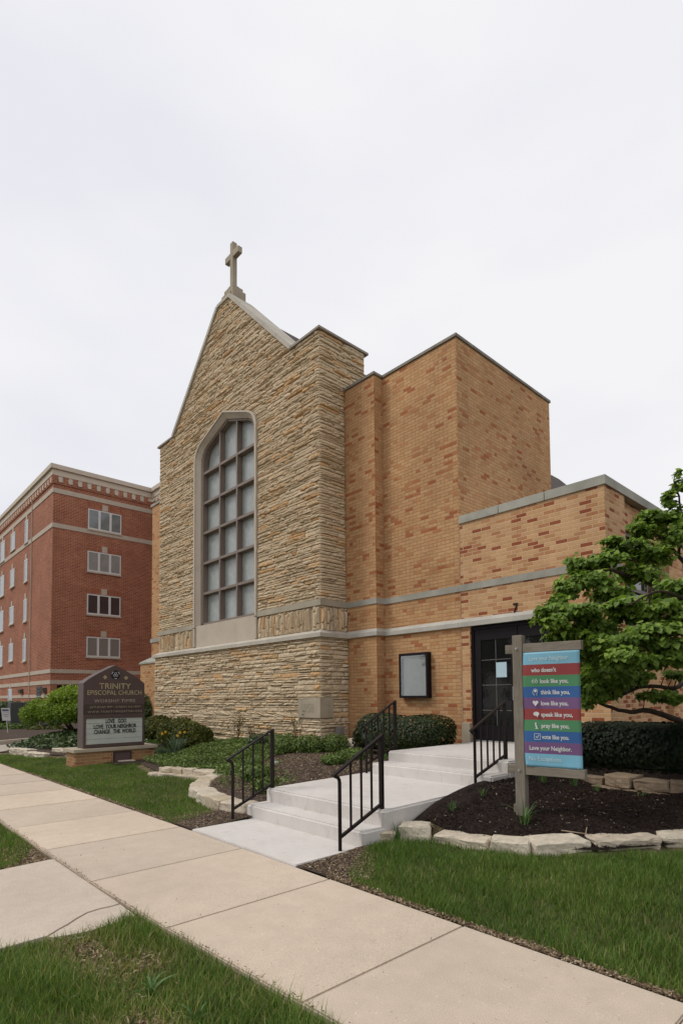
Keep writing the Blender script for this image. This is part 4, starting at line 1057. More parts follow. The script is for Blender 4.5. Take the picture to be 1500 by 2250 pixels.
# panels between the brick teeth
p = .62
y = RY + .31
while y < RY2 - .35: mb.box(RX + .002, y, 16.05, RX + .05, y + .33, 16.45); y += p
x = RX - .31 - .33
while x > RX - 45: mb.box(x, RY - .05, 16.05, x + .33, RY - .002, 16.45); x -= p
x = RX + .6
while x < RX + 13: mb.box(x, RY2 - .05, 16.05, x + .33, RY2 - .002, 16.45); x += p
wchild(mb, 'cornice', M_eifs, rb)
mb = MB(); mb.box(RX, RY - .07, 15.9, RX + .069, RY2, 15.951); mb.box(RX - 45, RY - .069, 15.9, RX, RY, 15.952)   # brick teeth
y = RY - .04
while y < RY2 - .3: mb.box(RX, y, 15.95, RX + .07, y + .29, 16.45); y += p
x = RX - .29 + .04
while x > RX - 45: mb.box(x, RY - .07, 15.95, x + .29, RY, 16.45); x -= p
wchild(mb, 'brick_teeth', M_red, rb)
M_soldier = brick('soldier_brick', .1, .4, .014, redst, (.47, .30, .22), 15., False, .5, .2)
def window_f(y0, y1, z0, z1, panes, glass):
    w_ = empty('window', (0, 0, 0), None, None); w_.parent = rb; w_.matrix_parent_inverse = Matrix.Translation(-rb.location)
    mb = MB(); mb.box(RX - .05, y0, z0, RX + .012, y1, z1); 
    for k in range(panes):
        a = y0 + (y1 - y0) * k / panes; b = y0 + (y1 - y0) * (k + 1) / panes
        for q in ((a + .0, z0, a + .075, z1), (b - .075, z0, b, z1), (a + .075, z0, b - .075, z0 + .09), (a + .075, z1 - .08, b - .075, z1)): mb.box(RX + .012, q[0], q[1], RX + .06, q[2], q[3])
    wchild(mb, 'frame', M_white, w_)
    for k in range(panes):
        a = y0 + (y1 - y0) * k / panes; b = y0 + (y1 - y0) * (k + 1) / panes; mb = MB(); mb.box(RX + .013, a + .075, z0 + .09, RX + .03, b - .075, z1 - .08); wchild(mb, 'pane', glass[k % len(glass)], w_)
    mb = MB(); mb.box(RX, y0 - .04, z0 - .10, RX + .10, y1 + .04, z0 - .005); wchild(mb, 'sill', M_rbst, w_)
    mb = MB(); ym_ = (y0 + y1) / 2; mb.box(RX, y0 - .05, z1 + .03, RX + .025, ym_ - .19, z1 + .42); mb.box(RX, ym_ + .19, z1 + .03, RX + .025, y1 + .05, z1 + .42); wchild(mb, 'soldier_course', M_soldier, w_)
    mb = MB(); mb.box(RX, ym_ - .19, z1 + .03, RX + .06, ym_ + .19, z1 + .44); wchild(mb, 'keystone', M_rbst, w_)
zz = [(13.27, 14.68), (10.32, 11.73), (7.34, 8.74), (4.40, 5.78)]
gl_ = [[M_wglass], [glass_mat('pale_shade_glass', (.26, .265, .25), .12, .7)], [M_wdark], [M_blind]]
for (a, b), g in zip(zz, gl_): window_f(13.16, 15.45, a, b, 3, g)
def window_l(x0, x1, z0, z1, kst=True):
    w_ = empty('narrow_window', (0, 0, 0), None, None); w_.parent = rb; w_.matrix_parent_inverse = Matrix.Translation(-rb.location)
    mb = MB(); mb.box(x0, RY - .03, z0, x1, RY + .02, z1)
    for q in ((x0, z0, x0 + .1, z1), (x1 - .1, z0, x1, z1), (x0 + .1, z0, x1 - .1, z0 + .1), (x0 + .1, z1 - .1, x1 - .1, z1)): mb.box(q[0], RY - .06, q[1], q[2], RY - .03, q[3])
    wchild(mb, 'frame', M_white, w_)
    mb = MB(); mb.box(x0 + .1, RY - .045, z0 + .1, x1 - .1, RY - .031, z1 - .1); wchild(mb, 'pane', M_wglass, w_)
    mb = MB(); mb.box(x0 - .05, RY - .12, z0 - .1, x1 + .05, RY, z0 - .005); mb.box((x0 + x1) / 2 - .18, RY - .06, z1 + .02, (x0 + x1) / 2 + .18, RY, z1 + .42); wchild(mb, 'sill', M_rbst, w_)
for zi, (a, b) in enumerate(zz):
    for x0, x1, da, db in ((-46.85, -46.0, .1, .25), (-51.15, -49.85, .32, .2), (-54.75, -53.3, .05, .25)): window_l(x0, x1, a + da - .15, b + db - .02)
window_l(-51.1, -49.9, .7, 2.35)
mb = MB(); mb.box(RX - .02, 11.35, 0, RX + .03, 13.4, 2.44); wchild(mb, 'garage_opening', M_black, rb)
mb = MB(); mb.box(RX, 12.75, 1.2, RX + .045, 13.4, 2.3); wchild(mb, 'lobby_glass', M_teal, rb)
mb = MB()
for k in range(7): mb.box(-43.0, RY - .08, .9 + k * .22, -41.9, RY - .02, 1.02 + k * .22)
mb.box(-43.05, RY - .02, .8, -41.85, RY - .0, 2.4, 0); wchild(mb, 'louvre', M_util, rb)
for x in (-47.2, -41.3):
    mb = MB(); mb.prism([(RY, 2.3), (RY - .28, 2.25), (RY - .2, 1.95), (RY, 1.95)], lambda u, v, d: (d, u, v), x, x + .55); wchild(mb, 'wall_lamp', M_copper, rb)
mb = MB(); mb.tube([(-44.9, RY - .06, .2), (-44.9, RY - .06, 16)], .035, 6); wchild(mb, 'downpipe', M_rbst, rb)

#PART2
# ------------------------------------------------------------------ garden stones
def rock_block(name, a, b, depth, z0, z1, mat, label, cat, group, tone=None, rough=.018, ins=None, nrm_side=1):
    """irregular split block between ground points a and b (front edge), depth to the left of a->b"""
    a = Vector((a[0], a[1], 0)); b = Vector((b[0], b[1], 0)); L_ = (b - a).length; t = (b - a).normalized(); n = Vector((-t.y, t.x, 0)) * nrm_side
    bm = bmesh.new(); bmesh.ops.create_cube(bm, size=1.)
    for v in bm.verts: v.co = Vector((v.co.x * L_, v.co.y * depth, v.co.z * (z1 - z0)))
    bmesh.ops.bevel(bm, geom=bm.edges[:], offset=min(.014, depth * .1), segments=1, affect='EDGES')
    bmesh.ops.subdivide_edges(bm, edges=[e for e in bm.edges if e.calc_length() > .09], cuts=max(2, int(L_ / .11)), use_grid_fill=True)
    sx = [rnd.uniform(-.35, .35) for _ in range(4)]
    sd_ = rnd.uniform(0, 99)
    from mathutils import noise
    for v in bm.verts:
        c = v.co; e = noise.noise_vector(Vector((c.x * 6 + sd_, c.y * 6, c.z * 7))) * rough * 1.6 + noise.noise_vector(Vector((c.x * 22 + sd_, c.y * 22, c.z * 25))) * rough * .8
        k = (c.y / depth); k2 = c.x / L_
        e.z *= .45
        v.co = c + e + Vector((k * sx[0] * .12, k2 * sx[1] * .1, (k2 * sx[2] + k * sx[3]) * .03))
    mid = (a + b) / 2 + n * depth / 2; mid.z = (z0 + z1) / 2
    R_m = Matrix((t, n, Vector((0, 0, 1)))).transposed().to_4x4()
    me = bpy.data.meshes.new(name); bmesh.ops.recalc_face_normals(bm, faces=bm.faces[:]); bm.to_mesh(me); bm.free(); me.transform(R_m); me.materials.append(mat)
    at = me.attributes.new('tone', 'FLOAT', 'FACE'); tv = rnd.random() if tone is None else tone; at.data.foreach_set('value', [tv] * len(me.polygons))
    o = bpy.data.objects.new(name, me); COL.objects.link(o); o.location = mid
    return meta(o, label, cat, group)
G1 = 'pale edging stones along the front of the dark mulch bed'
fs = [((-4.06, 4.10), (-3.90, 4.31), .22, .0, .12, 'small flat edging stone touching the lowest concrete step'),
      ((-3.88, 4.33), (-3.60, 4.49), .26, .0, .19, 'blocky cube-like edging stone, second from the concrete steps'),
      ((-3.58, 4.50), (-3.02, 4.60), .24, .02, .135, 'long low edging stone just right of the blocky cube-like one'),
      ((-3.00, 4.60), (-2.67, 4.71), .24, .0, .165, 'edging stone with a wide gap at its right end, below the timber post'),
      ((-2.60, 4.74), (-2.28, 5.16), .30, .0, .175, 'largest thick edging stone right of the wide gap'),
      ((-2.24, 5.2), (-1.86, 5.75), .28, .03, .175, 'long thin edging stone half hidden by grass near the right edge'),
      ((-1.84, 5.80), (-1.5, 6.3), .26, .03, .17, 'last edging stone cut off by the right edge of the photo')]
for a, b, d_, z0, z1, lab in fs: rock_block('edging_stone', a, b, d_, z0 - .05, z1, M_edging, lab, 'edging stone', G1)
G2 = 'pale edging stones around the bed left of the steps'
ls_ = [((-10.15, 4.66), (-9.92, 4.76), .2, .12, .21, 'first short block of the upper row, nearest the church sign'),
       ((-9.90, 4.77), (-9.66, 4.87), .2, .12, .21, 'second short block of the upper row of left edging stones'),
       ((-9.64, 4.88), (-9.44, 4.97), .2, .12, .21, 'third short block of the upper row beside a dark gap'),
       ((-9.41, 4.98), (-8.95, 5.12), .22, .12, .20, 'long block at the end of the upper row of left edging stones'),
       ((-10.3, 4.5), (-9.7, 4.72), .2, .0, .115, 'long lower course stone in the grass near the church sign'),
       ((-9.68, 4.73), (-8.95, 4.98), .2, .0, .115, 'lower course stone under the long upper block'),
       ((-8.93, 5.05), (-8.62, 4.74), .3, .04, .19, 'wide flat stone at the inner bend of the left edging'),
       ((-8.62, 4.70), (-8.28, 4.38), .3, .03, .18, 'wide flat stone at the outer bend of the left edging'),
       ((-8.27, 4.36), (-7.86, 4.10), .3, .03, .175, 'flat stone just after the bend towards the steps'),
       ((-7.84, 4.09), (-7.42, 3.98), .3, .02, .165, 'flat stone midway between the bend and the left handrail'),
       ((-7.40, 3.97), (-7.02, 3.90), .3, .02, .155, 'flat stone beside the sparse corner of the lawn'),
       ((-7.0, 3.90), (-6.62, 3.88), .3, .02, .15, 'flat stone second nearest the left handrail'),
       ((-6.60, 3.88), (-6.13, 3.95), .28, .02, .145, 'flat stone that ends behind the left handrail post')]
for a, b, d_, z0, z1, lab in ls_: rock_block('edging_stone', a, b, d_, z0 - .05, z1, M_edging, lab, 'edging stone', G2)
G3 = 'flat stones in the grass left of the church sign'
for a, b, d_, z0, z1, lab in [((-17.6, 3.80), (-16.75, 4.02), .3, 0, .17, 'leftmost flat stone in the grass left of the church sign'), ((-16.6, 3.9), (-15.6, 4.15), .3, 0, .13, 'low middle flat stone in the grass left of the church sign'),
                              ((-15.9, 4.4), (-14.6, 4.72), .32, .1, .24, 'long raised slab stone left of the church sign'), ((-14.55, 4.72), (-13.75, 4.9), .3, .08, .22, 'slab stone meeting the brick base of the church sign'),
                              ((-15.5, 4.38), (-14.0, 4.75), .25, -.02, .1, 'low underlying stone left of the church sign base')]:
    rock_block('edging_stone', a, b, d_, z0 - .03, z1, M_edging, lab, 'edging stone', G3)
rock_block('flat_stone', (-12.85, 4.95), (-12.75, 5.3), .2, .03, .10, M_edging, 'small flat stone on bare soil below the sign plaque', 'stone', None)
G4 = 'weathered stones of the low retaining wall under the dark hedge'
bs = [((-3.45, 7.45), (-3.1, 7.42), .3, .30, .43, 'upper wall stone half behind the banner sign'), ((-3.08, 7.36), (-2.72, 7.30), .34, .34, .49, 'slanted cap stone right of the banner sign'),
      ((-2.70, 7.32), (-2.34, 7.36), .34, .33, .46, 'second cap stone right of the banner sign'), ((-2.32, 7.36), (-1.9, 7.46), .34, .33, .47, 'cap stone at the right edge of the photo'),
      ((-3.55, 7.34), (-3.2, 7.3), .3, .12, .30, 'dark lower stone left of the pale one, under the banner beam'), ((-3.18, 7.28), (-2.62, 7.24), .32, .15, .335, 'long pale lower course stone right of the banner sign'),
      ((-2.60, 7.26), (-2.2, 7.34), .3, .12, .33, 'lower course stone below the second cap stone'), ((-2.18, 7.36), (-1.7, 7.44), .3, .12, .33, 'lower course stone at the right edge of the photo'),
      ((-1.88, 7.48), (-1.4, 7.56), .34, .33, .47, 'cap stone just beyond the right edge'), ((-3.9, 7.4), (-3.6, 7.38), .26, .15, .36, 'wall stone close to the porch slab behind the post')]
for a, b, d_, z0, z1, lab in bs: rock_block('wall_stone', a, b, d_, z0, z1, M_dkstone, lab, 'wall stone', G4)
rock_block('boulder', (-8.55, 7.95), (-8.2, 7.85), .28, .36, .66, M_edging, 'rounded pale boulder beside the clipped boxwood', 'boulder', None, rough=.04)

# ------------------------------------------------------------------ grass
def blades(name, P, hmin, hmax, wid, mat, lean=.5, label=None, dry=.06, kind='stuff', segs=2, zoff=0., tone_fn=None):
    n = len(P)
    if segs == 2: tv = [(-.5, 0, 0), (.5, 0, 0), (-.36, .18, .55), (.36, .18, .55), (0, .62, 1.)]; tf = [(0, 1, 3, 2), (2, 3, 4)]
    else: tv = [(-.5, 0, 0), (.5, 0, 0), (0, .4, 1.)]; tf = [(0, 1, 2)]
    sp = rng.random(n) * 2 * math.pi; c, s_ = np.cos(sp), np.sin(sp); o = np.zeros(n); i_ = np.ones(n)
    rot = np.stack([np.stack([c, -s_, o], 1), np.stack([s_, c, o], 1), np.stack([o, o, i_], 1)], 1)
    h = hmin + (hmax - hmin) * rng.random(n) ** 1.3
    patchy = .75 + .5 * np.clip(np.sin(P[:, 0] * 5.1 + np.sin(P[:, 1] * 3.7) * 2) * np.sin(P[:, 1] * 6.3 + P[:, 0] * 1.3), -1, 1) * .5
    h = h * patchy
    scl = np.stack([wid * (.6 + .8 * rng.random(n)), h * lean * (.3 + 1.4 * rng.random(n)), h], 1)
    pos = np.column_stack([P, ground_z(P[:, 0], P[:, 1]) - .012 + zoff])
    tn = np.clip(.45 + .22 * rng.standard_normal(n) + .12 * np.sin(P[:, 0] * 2.3) * np.sin(P[:, 1] * 3.1 + 1), 0, .9)
    if tone_fn is not None: tn = tone_fn(P, tn)
    tn = np.where(rng.random(n) < dry, .93 + .07 * rng.random(n), tn)
    return meta(inst(name, tv, tf, pos, rot, scl, tn, mat), label, 'grass' if kind else None, kind=kind)
def sd_edge(P, pts):
    """distance to a polyline"""
    d = np.full(len(P), 9.)
    for (a, b) in zip(pts[:-1], pts[1:]):
        a = np.array(a); b = np.array(b); t = np.clip(((P - a) @ (b - a)) / ((b - a) @ (b - a)), 0, 1); d = np.minimum(d, np.linalg.norm(P - (a + t[:, None] * (b - a)), axis=1))
    return d
# front verge (nearest the camera)
vp = [(-3.90, 1.645), (-3.86, 1.31), (-3.93, 1.09), (-3.97, .80), (-3.97, .1), (-2.8, -.1), (-1.2, .4), (-.6, 1.2), (-.6, 1.86)]
P = sample(vp, 13000); ne = 1.645 + np.clip(.058 * (P[:, 0] + 4.1), 0, .20); de = np.maximum(0, ne - P[:, 1])
bare = np.exp(-((P[:, 0] + 3.55) ** 2 / .10 + (P[:, 1] - 1.22) ** 2 / .012)) + .9 * np.exp(-((P[:, 0] + 2.55) ** 2 / .02 + (P[:, 1] - 1.13) ** 2 / .02)) + .6 * np.exp(-((P[:, 0] + 3.2) ** 2 / .02 + (P[:, 1] - 1.42) ** 2 / .01))
edge_keep = np.clip(de / .07, .15, 1)
keep = (rng.random(len(P)) > bare * .93) & (rng.random(len(P)) < edge_keep) & (P[:, 1] < ne - .012 * rng.random(len(P)))
P = P[keep]
yf = lambda P, tn: np.where(rng.random(len(P)) < .55 * np.minimum(1, np.exp(-((P[:, 0] + 3.55) ** 2 / .25 + (P[:, 1] - 1.22) ** 2 / .035)) + np.exp(-((P[:, 0] + 2.55) ** 2 / .07 + (P[:, 1] - 1.13) ** 2 / .05)) + np.exp(-((P[:, 0] + 3.2) ** 2 / .05 + (P[:, 1] - 1.42) ** 2 / .02)) + .22 * (np.sin(P[:, 0] * 4.3) * np.sin(P[:, 1] * 9) > .6)), .88 + .12 * rng.random(len(P)), tn)
blades('grass', P, .03, .12, .004, M_grass, 1.0, 'long green grass of the verge between the sidewalk and the street', .06, tone_fn=yf)
lit = sample([(-3.9, .95), (-3.0, .9), (-2.2, .95), (-2.3, 1.35), (-3.0, 1.5), (-4.0, 1.45)], 5200)
b2 = np.exp(-((lit[:, 0] + 3.55) ** 2 / .14 + (lit[:, 1] - 1.22) ** 2 / .018)) + np.exp(-((lit[:, 0] + 2.55) ** 2 / .03 + (lit[:, 1] - 1.13) ** 2 / .03)) + .5 * np.exp(-((lit[:, 0] + 3.2) ** 2 / .02 + (lit[:, 1] - 1.42) ** 2 / .01))
lit = lit[rng.random(len(lit)) < b2]
def litter(name, P, size, mat, label, zoff=.0, cat='litter'):
    n = len(P); nr = rng.standard_normal((n, 3)) * .35 + np.array([0, 0, 1.]); rot = basis(nr, rng.random(n) * 6.28)
    tv = [(-.5, -.12, 0), (.5, -.1, 0), (.45, .12, .05), (-.4, .13, .08)]; tf = [(0, 1, 2, 3)]
    scl = np.stack([size * (.4 + rng.random(n)), size * (.4 + rng.random(n)), size * np.ones(n)], 1)
    pos = np.column_stack([P, ground_z(P[:, 0], P[:, 1]) + zoff + .006 * rng.random(n)])
    return meta(inst(name, tv, tf, pos, rot, scl, rng.random(n), mat), label, cat, kind='stuff')
litter('dead_grass', lit, .035, M_litter, 'brown dead grass patches in the near verge', .0)
# left of the street walk
P = sample([(-9.5, .2), (-5.9, .2), (-5.9, 1.35), (-6.35, 1.62), (-9.5, 1.62)], 4800)
blades('grass', P, .03, .07, .006, M_grass, .6, 'small wedge of grass left of the street walk', .05)
litter('bare_edge', sample([(-6.6, 1.25), (-5.87, 1.2), (-5.87, 1.62), (-6.7, 1.63)], 5000), .03, M_litter, 'dry earth strip beside the street walk corner', -.012)
# right lawn
rp2 = [(-3.97, 4.08), (-3.85, 3.8), (-3.68, 3.5), (-3.5, 3.28), (-3.3, 3.14), (1.6, 3.16), (2.5, 7), (-1.6, 5.95), (-1.8, 5.72), (-2.25, 5.08), (-2.66, 4.66), (-3.0, 4.56), (-3.6, 4.44), (-3.9, 4.25)]
P = sample(rp2, 9500)
de = sd_edge(P, [(-4, 3.13), (2, 3.13)]); P = P[(rng.random(len(P)) < np.clip((de - .0) / .06, .2, 1)) & (rng.random(len(P)) < np.clip(1.25 - .06 * (P[:, 1] - 3.1) ** 2, .6, 1))]
blades('grass', P, .035, .105, .0042, M_grass, .95, 'thick green lawn right of the steps below the mulch bed', .03)
litter('dry_grass_edge', np.column_stack([rng.uniform(-3.6, 1.2, 5200), 3.13 + np.abs(rng.standard_normal(5200)) * .03]), .035, M_litter, 'straw coloured clippings along the sidewalk edge of the right lawn', .0)
litter('soil_litter', np.vstack([sample([(-4.0, 3.14), (-3.3, 3.14), (-3.3, 3.4), (-3.9, 4.0), (-4.0, 3.9)], 5000), sample([(-6.7, 3.16), (-5.95, 3.15), (-5.95, 3.95), (-6.7, 3.9)], 2600)]), .022, M_litter, 'leaf crumbs and grit on the bare soil by the entrance pad', .01)
# left lawn
elp = [tuple(q) for q in EL[1:13]]
lp2 = [(-6.38, 3.14), (-6.42, 3.4), (-6.55, 3.7), (-6.75, 3.86), (-7.1, 3.91)] + [(a, b - .06) for a, b in elp[:-2][::-1]] + [(-18.2, 3.14)]
P = sample(lp2, 3600); P = P[rng.random(len(P)) < np.interp(P[:, 0], [-18, -7], [.55, 1])]
P = P[~((P[:, 0] > -13.75) & (P[:, 0] < -12.93) & (P[:, 1] > 4.0))]; P = P[~((P[:, 0] > -13.1) & (P[:, 0] < -12.35) & (P[:, 1] > 4.75))]
de = sd_edge(P, [(-18.2, 3.13), (-6.7, 3.13)]); P = P[rng.random(len(P)) < np.clip(de / .08, .2, 1)]
blades('grass', P, .03, .065, .007, M_grass, .8, 'short mown lawn between the sidewalk and the church sign', .015)
litter('dry_grass_edge', np.column_stack([rng.uniform(-13, -6.7, 2500), 3.13 + np.abs(rng.standard_normal(2500)) * .03]), .03, M_litter, 'dry clippings along the sidewalk edge of the left lawn', .0)
# mulch chips
mp_ = [(-3.9, 4.6), (-3.2, 4.68), (-2.66, 4.8), (-2.2, 5.16), (-1.7, 6.06), (-1., 6.9), (0, 7.4), (-1.8, 7.4), (-3.7, 7.4), (-3.9, 6.9)]
P = sample(mp_, 2600); m_ = litter('wood_chips', P, .03, M_chip, 'dark shredded wood mulch of the right bed with pale crumbs', .004)
P = sample([(-8.9, 5.2), (-8.5, 4.85), (-7.8, 4.35), (-6.15, 4.3), (-6.1, 7.4), (-8.6, 7.6), (-9.6, 6.8), (-8.8, 6.)], 1300)
litter('soil_crumbs', P, .03, M_litter, 'brown soil crumbs and dry bits in the left bed', .004)
sw = sample([(-6, 1.7), (0, 1.7), (0, 3.1), (-6, 3.1)], 3.)
sw[:, 1] = sw[:, 1]
P = sample([(-9, 1.7), (0, 1.7), (0, 3.1), (-9, 3.1)], 9.); litter('leaf_bits', P, .016, M_litter, 'tiny leaf crumbs scattered on the sidewalk slabs', .024)
P = rng.uniform(-9, 0, 900); P = np.column_stack([P, 1.645 + np.clip(.058 * (P + 4.1), 0, .20) + .012 * rng.standard_normal(900)]); litter('joint_grit', P, .02, M_litter, 'dry grit and grass bits along the near edge of the sidewalk', .02)
# twig on the mulch
mb = MB(); tz = lambda x, y: float(ground_z(x, y)) + .015
for pts in ([(-2.62, 5.28), (-2.42, 5.36), (-2.28, 5.34), (-2.17, 5.30)], [(-2.42, 5.36), (-2.47, 5.5)], [(-2.28, 5.34), (-2.24, 5.46)]): mb.tube([(x, y, tz(x, y) + .012) for x, y in pts], .005, 5)
o = mb.build('twig', plain('pale_twig', (.36, .27, .19), .9)); meta(o, 'thin pale forked twig lying on the dark mulch', 'twig')

# ------------------------------------------------------------------ foliage
LEAF = ([(0, 0, 0), (-.5, .45, .06), (0, 1., -.05), (.5, .45, .06)], [(0, 3, 2, 1)])
HEART = ([(0, 0, 0), (-.36, -.06, .04), (-.54, .26, .07), (-.34, .68, .03), (0, 1.05, -.12), (.34, .68, .03), (.54, .26, .07), (.36, -.06, .04), (0, .45, -.03)], [(0, 8, 2, 1), (8, 4, 3, 2), (0, 7, 6, 8), (8, 6, 5, 4)])
def blob_pts(n, c, r, surf=.5, p=2.3):
    """points in a superellipsoid shell"""
    q = rng.standard_normal((n, 3)); q /= (np.abs(q) ** p).sum(1, keepdims=True) ** (1 / p)
    rad = 1 - surf * rng.random((n, 1)) ** 1.6
    return q * rad * np.array(r) + np.array(c), q
def shrub(name, label, cat, c, r, n, size, mat, group=None, p=2.3, core=None, bumps=9, surf=.35, templ=LEAF, part='foliage', clip=None, up=.3, cells=0):
    """leafy mound: shell of leaves over lumps, an added dark solid core inside"""
    e = empty(name, (c[0], c[1], c[2] - r[2]), label, cat, group)
    P, Q = blob_pts(n, c, r, surf, p)
    ph = rng.random((bumps, 3)) * 6.28; fr_ = rng.uniform(1.5, 5., (bumps, 3)) / max(r)
    disp = sum(np.sin((P * fr_[i]).sum(1) * 1.0 + ph[i, 0]) for i in range(bumps)) / bumps
    P = np.array(c) + (P - np.array(c)) * (1 + .28 * disp[:, None])
    keep = P[:, 2] > c[2] - r[2] * .98
    if clip is not None: keep &= clip(P)
    P, Q, dsp = P[keep], Q[keep], disp[keep]; m = len(P)
    nr = Q / np.array(r) * max(r) + rng.standard_normal((m, 3)) * .75 + np.array([0, 0, up])
    rot = basis(nr, rng.random(m) * 6.28)
    tn = np.clip(.4 + .2 * rng.standard_normal(m) + .35 * dsp, 0, .92); tn = np.where(rng.random(m) < .03, .97, tn)
    f = inst(part, templ[0], templ[1], P, rot, size * (.6 + .8 * rng.random(m)), tn, mat, e)
    k = .70 if core is None else core
    if k > 0:
        bm = bmesh.new(); bmesh.ops.create_icosphere(bm, subdivisions=3, radius=1.)
        for v in bm.verts:
            q = np.array(v.co); q /= (np.abs(q) ** p).sum() ** (1 / p); q *= 1 + .12 * math.sin(q[0] * 7 + ph[0, 0]) * math.sin(q[1] * 6 + q[2] * 5)
            w = np.array(c) + q * np.array(r) * k
            w[2] = max(w[2], c[2] - r[2]); v.co = Vector(w)
        mb = MB(); mb.bm(bm, 0, .05); wchild(mb, 'filler_core', mat, e)  # dark solid blob added inside to block the view through the leaves
    return e
# clipped boxwood and dark hedge
shrub('boxwood_hedge', 'clipped rounded boxwood hedge with orange tinged leaves below the notice board', 'hedge', (-7.14, 7.98, .80), (1.06, .42, .36), 28000, .034, M_box, p=3.6, core=.86, surf=.16)
shrub('yew_hedge', 'long dark evergreen hedge above the low retaining wall', 'hedge', (-1.45, 8.05, .78), (2.12, .44, .36), 40000, .04, M_yew, p=9, core=.86, surf=.15)
G5 = 'olive evergreen shrubs right of the church sign'
for c, r, lab in (((-14.75, 6.75, .62), (.62, .55, .40), 'olive shrub half hidden behind the church sign'), ((-13.75, 6.85, .60), (.52, .5, .36), 'middle olive shrub against the stone wall'), ((-12.8, 6.75, .54), (.55, .5, .34), 'dark green shrub farthest right of the church sign')):
    shrub('evergreen_shrub', lab, 'shrub', c, r, 7500, .055, M_juni, G5, core=.75, surf=.35)
G6 = 'low leafy perennials at the foot of the stone wall'
for (x, y, rr, h, lab) in ((-10.6, 7.3, .30, .16, 'low grey green perennial mound left of the bare rose stems'), (-9.75, 7.25, .28, .18, 'leafy mound at the wall left of the cornerstone'), (-9.3, 7.0, .24, .17, 'leafy mound directly behind the left handrail'), (-8.85, 7.25, .32, .18, 'feathery green mound below the cornerstone'), (-8.5, 7.6, .28, .19, 'feathery green mound beside the grey post light'),
                           (-7.45, 5.0, .22, .12, 'soft green clump behind the left handrail balusters'), (-8.0, 5.3, .18, .14, 'lime green clump at the bend of the edging'), (-7.0, 6.3, .22, .09, 'thin green patch on the soil beside the landing'), (-7.3, 7.0, .26, .10, 'loose green patch on the soil near the boulder'), (-6.6, 4.6, .16, .10, 'small green clump next to the lower steps')):
    z = float(ground_z(x, y)); rr *= 1.12; h *= 1.1; shrub('perennial', lab, 'plant', (x, y, z + h * .7), (rr, rr, h), int(2300 * rr / .3), .036, M_cover if rr < .3 else M_cover2 if x < -10 else M_cover, G6, core=.5, surf=.75)
# ground cover
def cover(name, poly, dens, size, mat, label, hmax=.09):
    P = sample(poly, dens); n = len(P)
    hh = hmax * (.35 + .65 * rng.random(n)) * (.75 + .35 * np.sin(P[:, 0] * 4) * np.sin(P[:, 1] * 5))
    pos = np.column_stack([P, ground_z(P[:, 0], P[:, 1]) + hh]); rot = basis(rng.standard_normal((n, 3)) * .55 + np.array([0, 0, 1.]), rng.random(n) * 6.28)
    tn = np.clip(.2 + .5 * hh / hmax + .2 * rng.standard_normal(n), 0, .97)
    return meta(inst(name, LEAF[0], LEAF[1], pos, rot, size * (.6 + .8 * rng.random(n)), tn, mat), label, 'ground cover', kind='stuff')
cover('ground_cover', [(-12.3, 5.75), (-11.85, 5.1), (-10.2, 4.86), (-9.1, 5.3), (-8.7, 5.0), (-8.3, 5.2), (-8.6, 5.8), (-9.0, 6.4), (-9.1, 7.0), (-9.6, 7.75), (-16.8, 7.75), (-16.8, 6.1), (-13.7, 6.1), (-12.7, 6.1)], 2100, .036, M_cover, 'low green ground cover between the church sign and the stone wall', .12)
cover('ground_cover', [(-18.6, 4.0), (-16, 4.5), (-13.7, 5.1), (-13.7, 6.0), (-17, 7.6), (-20.2, 7.4), (-20.1, 5.3)], 700, .075, M_cover2, 'dark vinca patch under the umbrella shaped shrub', .14)
cover('ground_cover', [(-9.2, 5.35), (-8.6, 5.0), (-7.8, 4.5), (-6.3, 4.4), (-6.5, 5.2), (-7.6, 5.5), (-8.3, 6.2)], 260, .04, M_cover, 'sparse green seedlings on the soil behind the bend of the edging', .06)
# strappy leaf clumps
def clump(name, label, cat, x, y, n, h, w, mat, spread=.12, group=None, flowers=0, droop=.8, dz=0.):
    z = float(ground_z(x, y)) - .01 + dz
    e = empty(name, (x, y, z), label, cat, group); mb = MB()
    for i in range(n):
        a = rnd.uniform(0, 6.28); r0 = rnd.uniform(0, spread * .5); L_ = h * rnd.uniform(.6, 1.1); le = rnd.uniform(.1, droop); tn = rnd.random()
        d = Vector((math.cos(a), math.sin(a), 0)); s_ = Vector((-d.y, d.x, 0)) * w * rnd.uniform(.6, 1.2)
        p = Vector((x, y, z)) + d * r0; pts = []
        for k in range(6):
            t = k / 5; pts.append((p + d * (L_ * le * t * t) + Vector((0, 0, L_ * (t - .45 * le * t * t * t))), (1 - t) ** .6 if k else .8))
        for (q0, w0), (q1, w1) in zip(pts[:-1], pts[1:]): mb.quad([q0 - s_ * w0 / 2, q0 + s_ * w0 / 2, q1 + s_ * w1 / 2, q1 - s_ * w1 / 2], 0, tn)
    wchild(mb, 'leaves', mat, e, recalc=False)
    for i in range(flowers):
        a = rnd.uniform(0, 6.28); p = Vector((x + math.cos(a) * spread * .8, y + math.sin(a) * spread * .8, z + h * rnd.uniform(.75, 1.05)))
        mb = MB(); mb.tube([p, p + Vector((.03, -.02, 0))], [.012, .02], 8)
        for k in range(6):
            b = k * math.pi / 3; u = Vector((0, math.cos(b), math.sin(b))) * .032; v = Vector((0, -math.sin(b), math.cos(b))) * .014
            mb.quad([p, p + u * .6 + v, p + u * 1.2, p + u * .6 - v])
        wchild(mb, 'flower', M_yflow, e, recalc=False)
    return e
clump('daffodil_clump', 'tall blue green daffodil clump with yellow flowers by the church sign', 'flowers', -11.9, 5.85, 130, .50, .026, M_daff, .34, flowers=5, dz=.02)
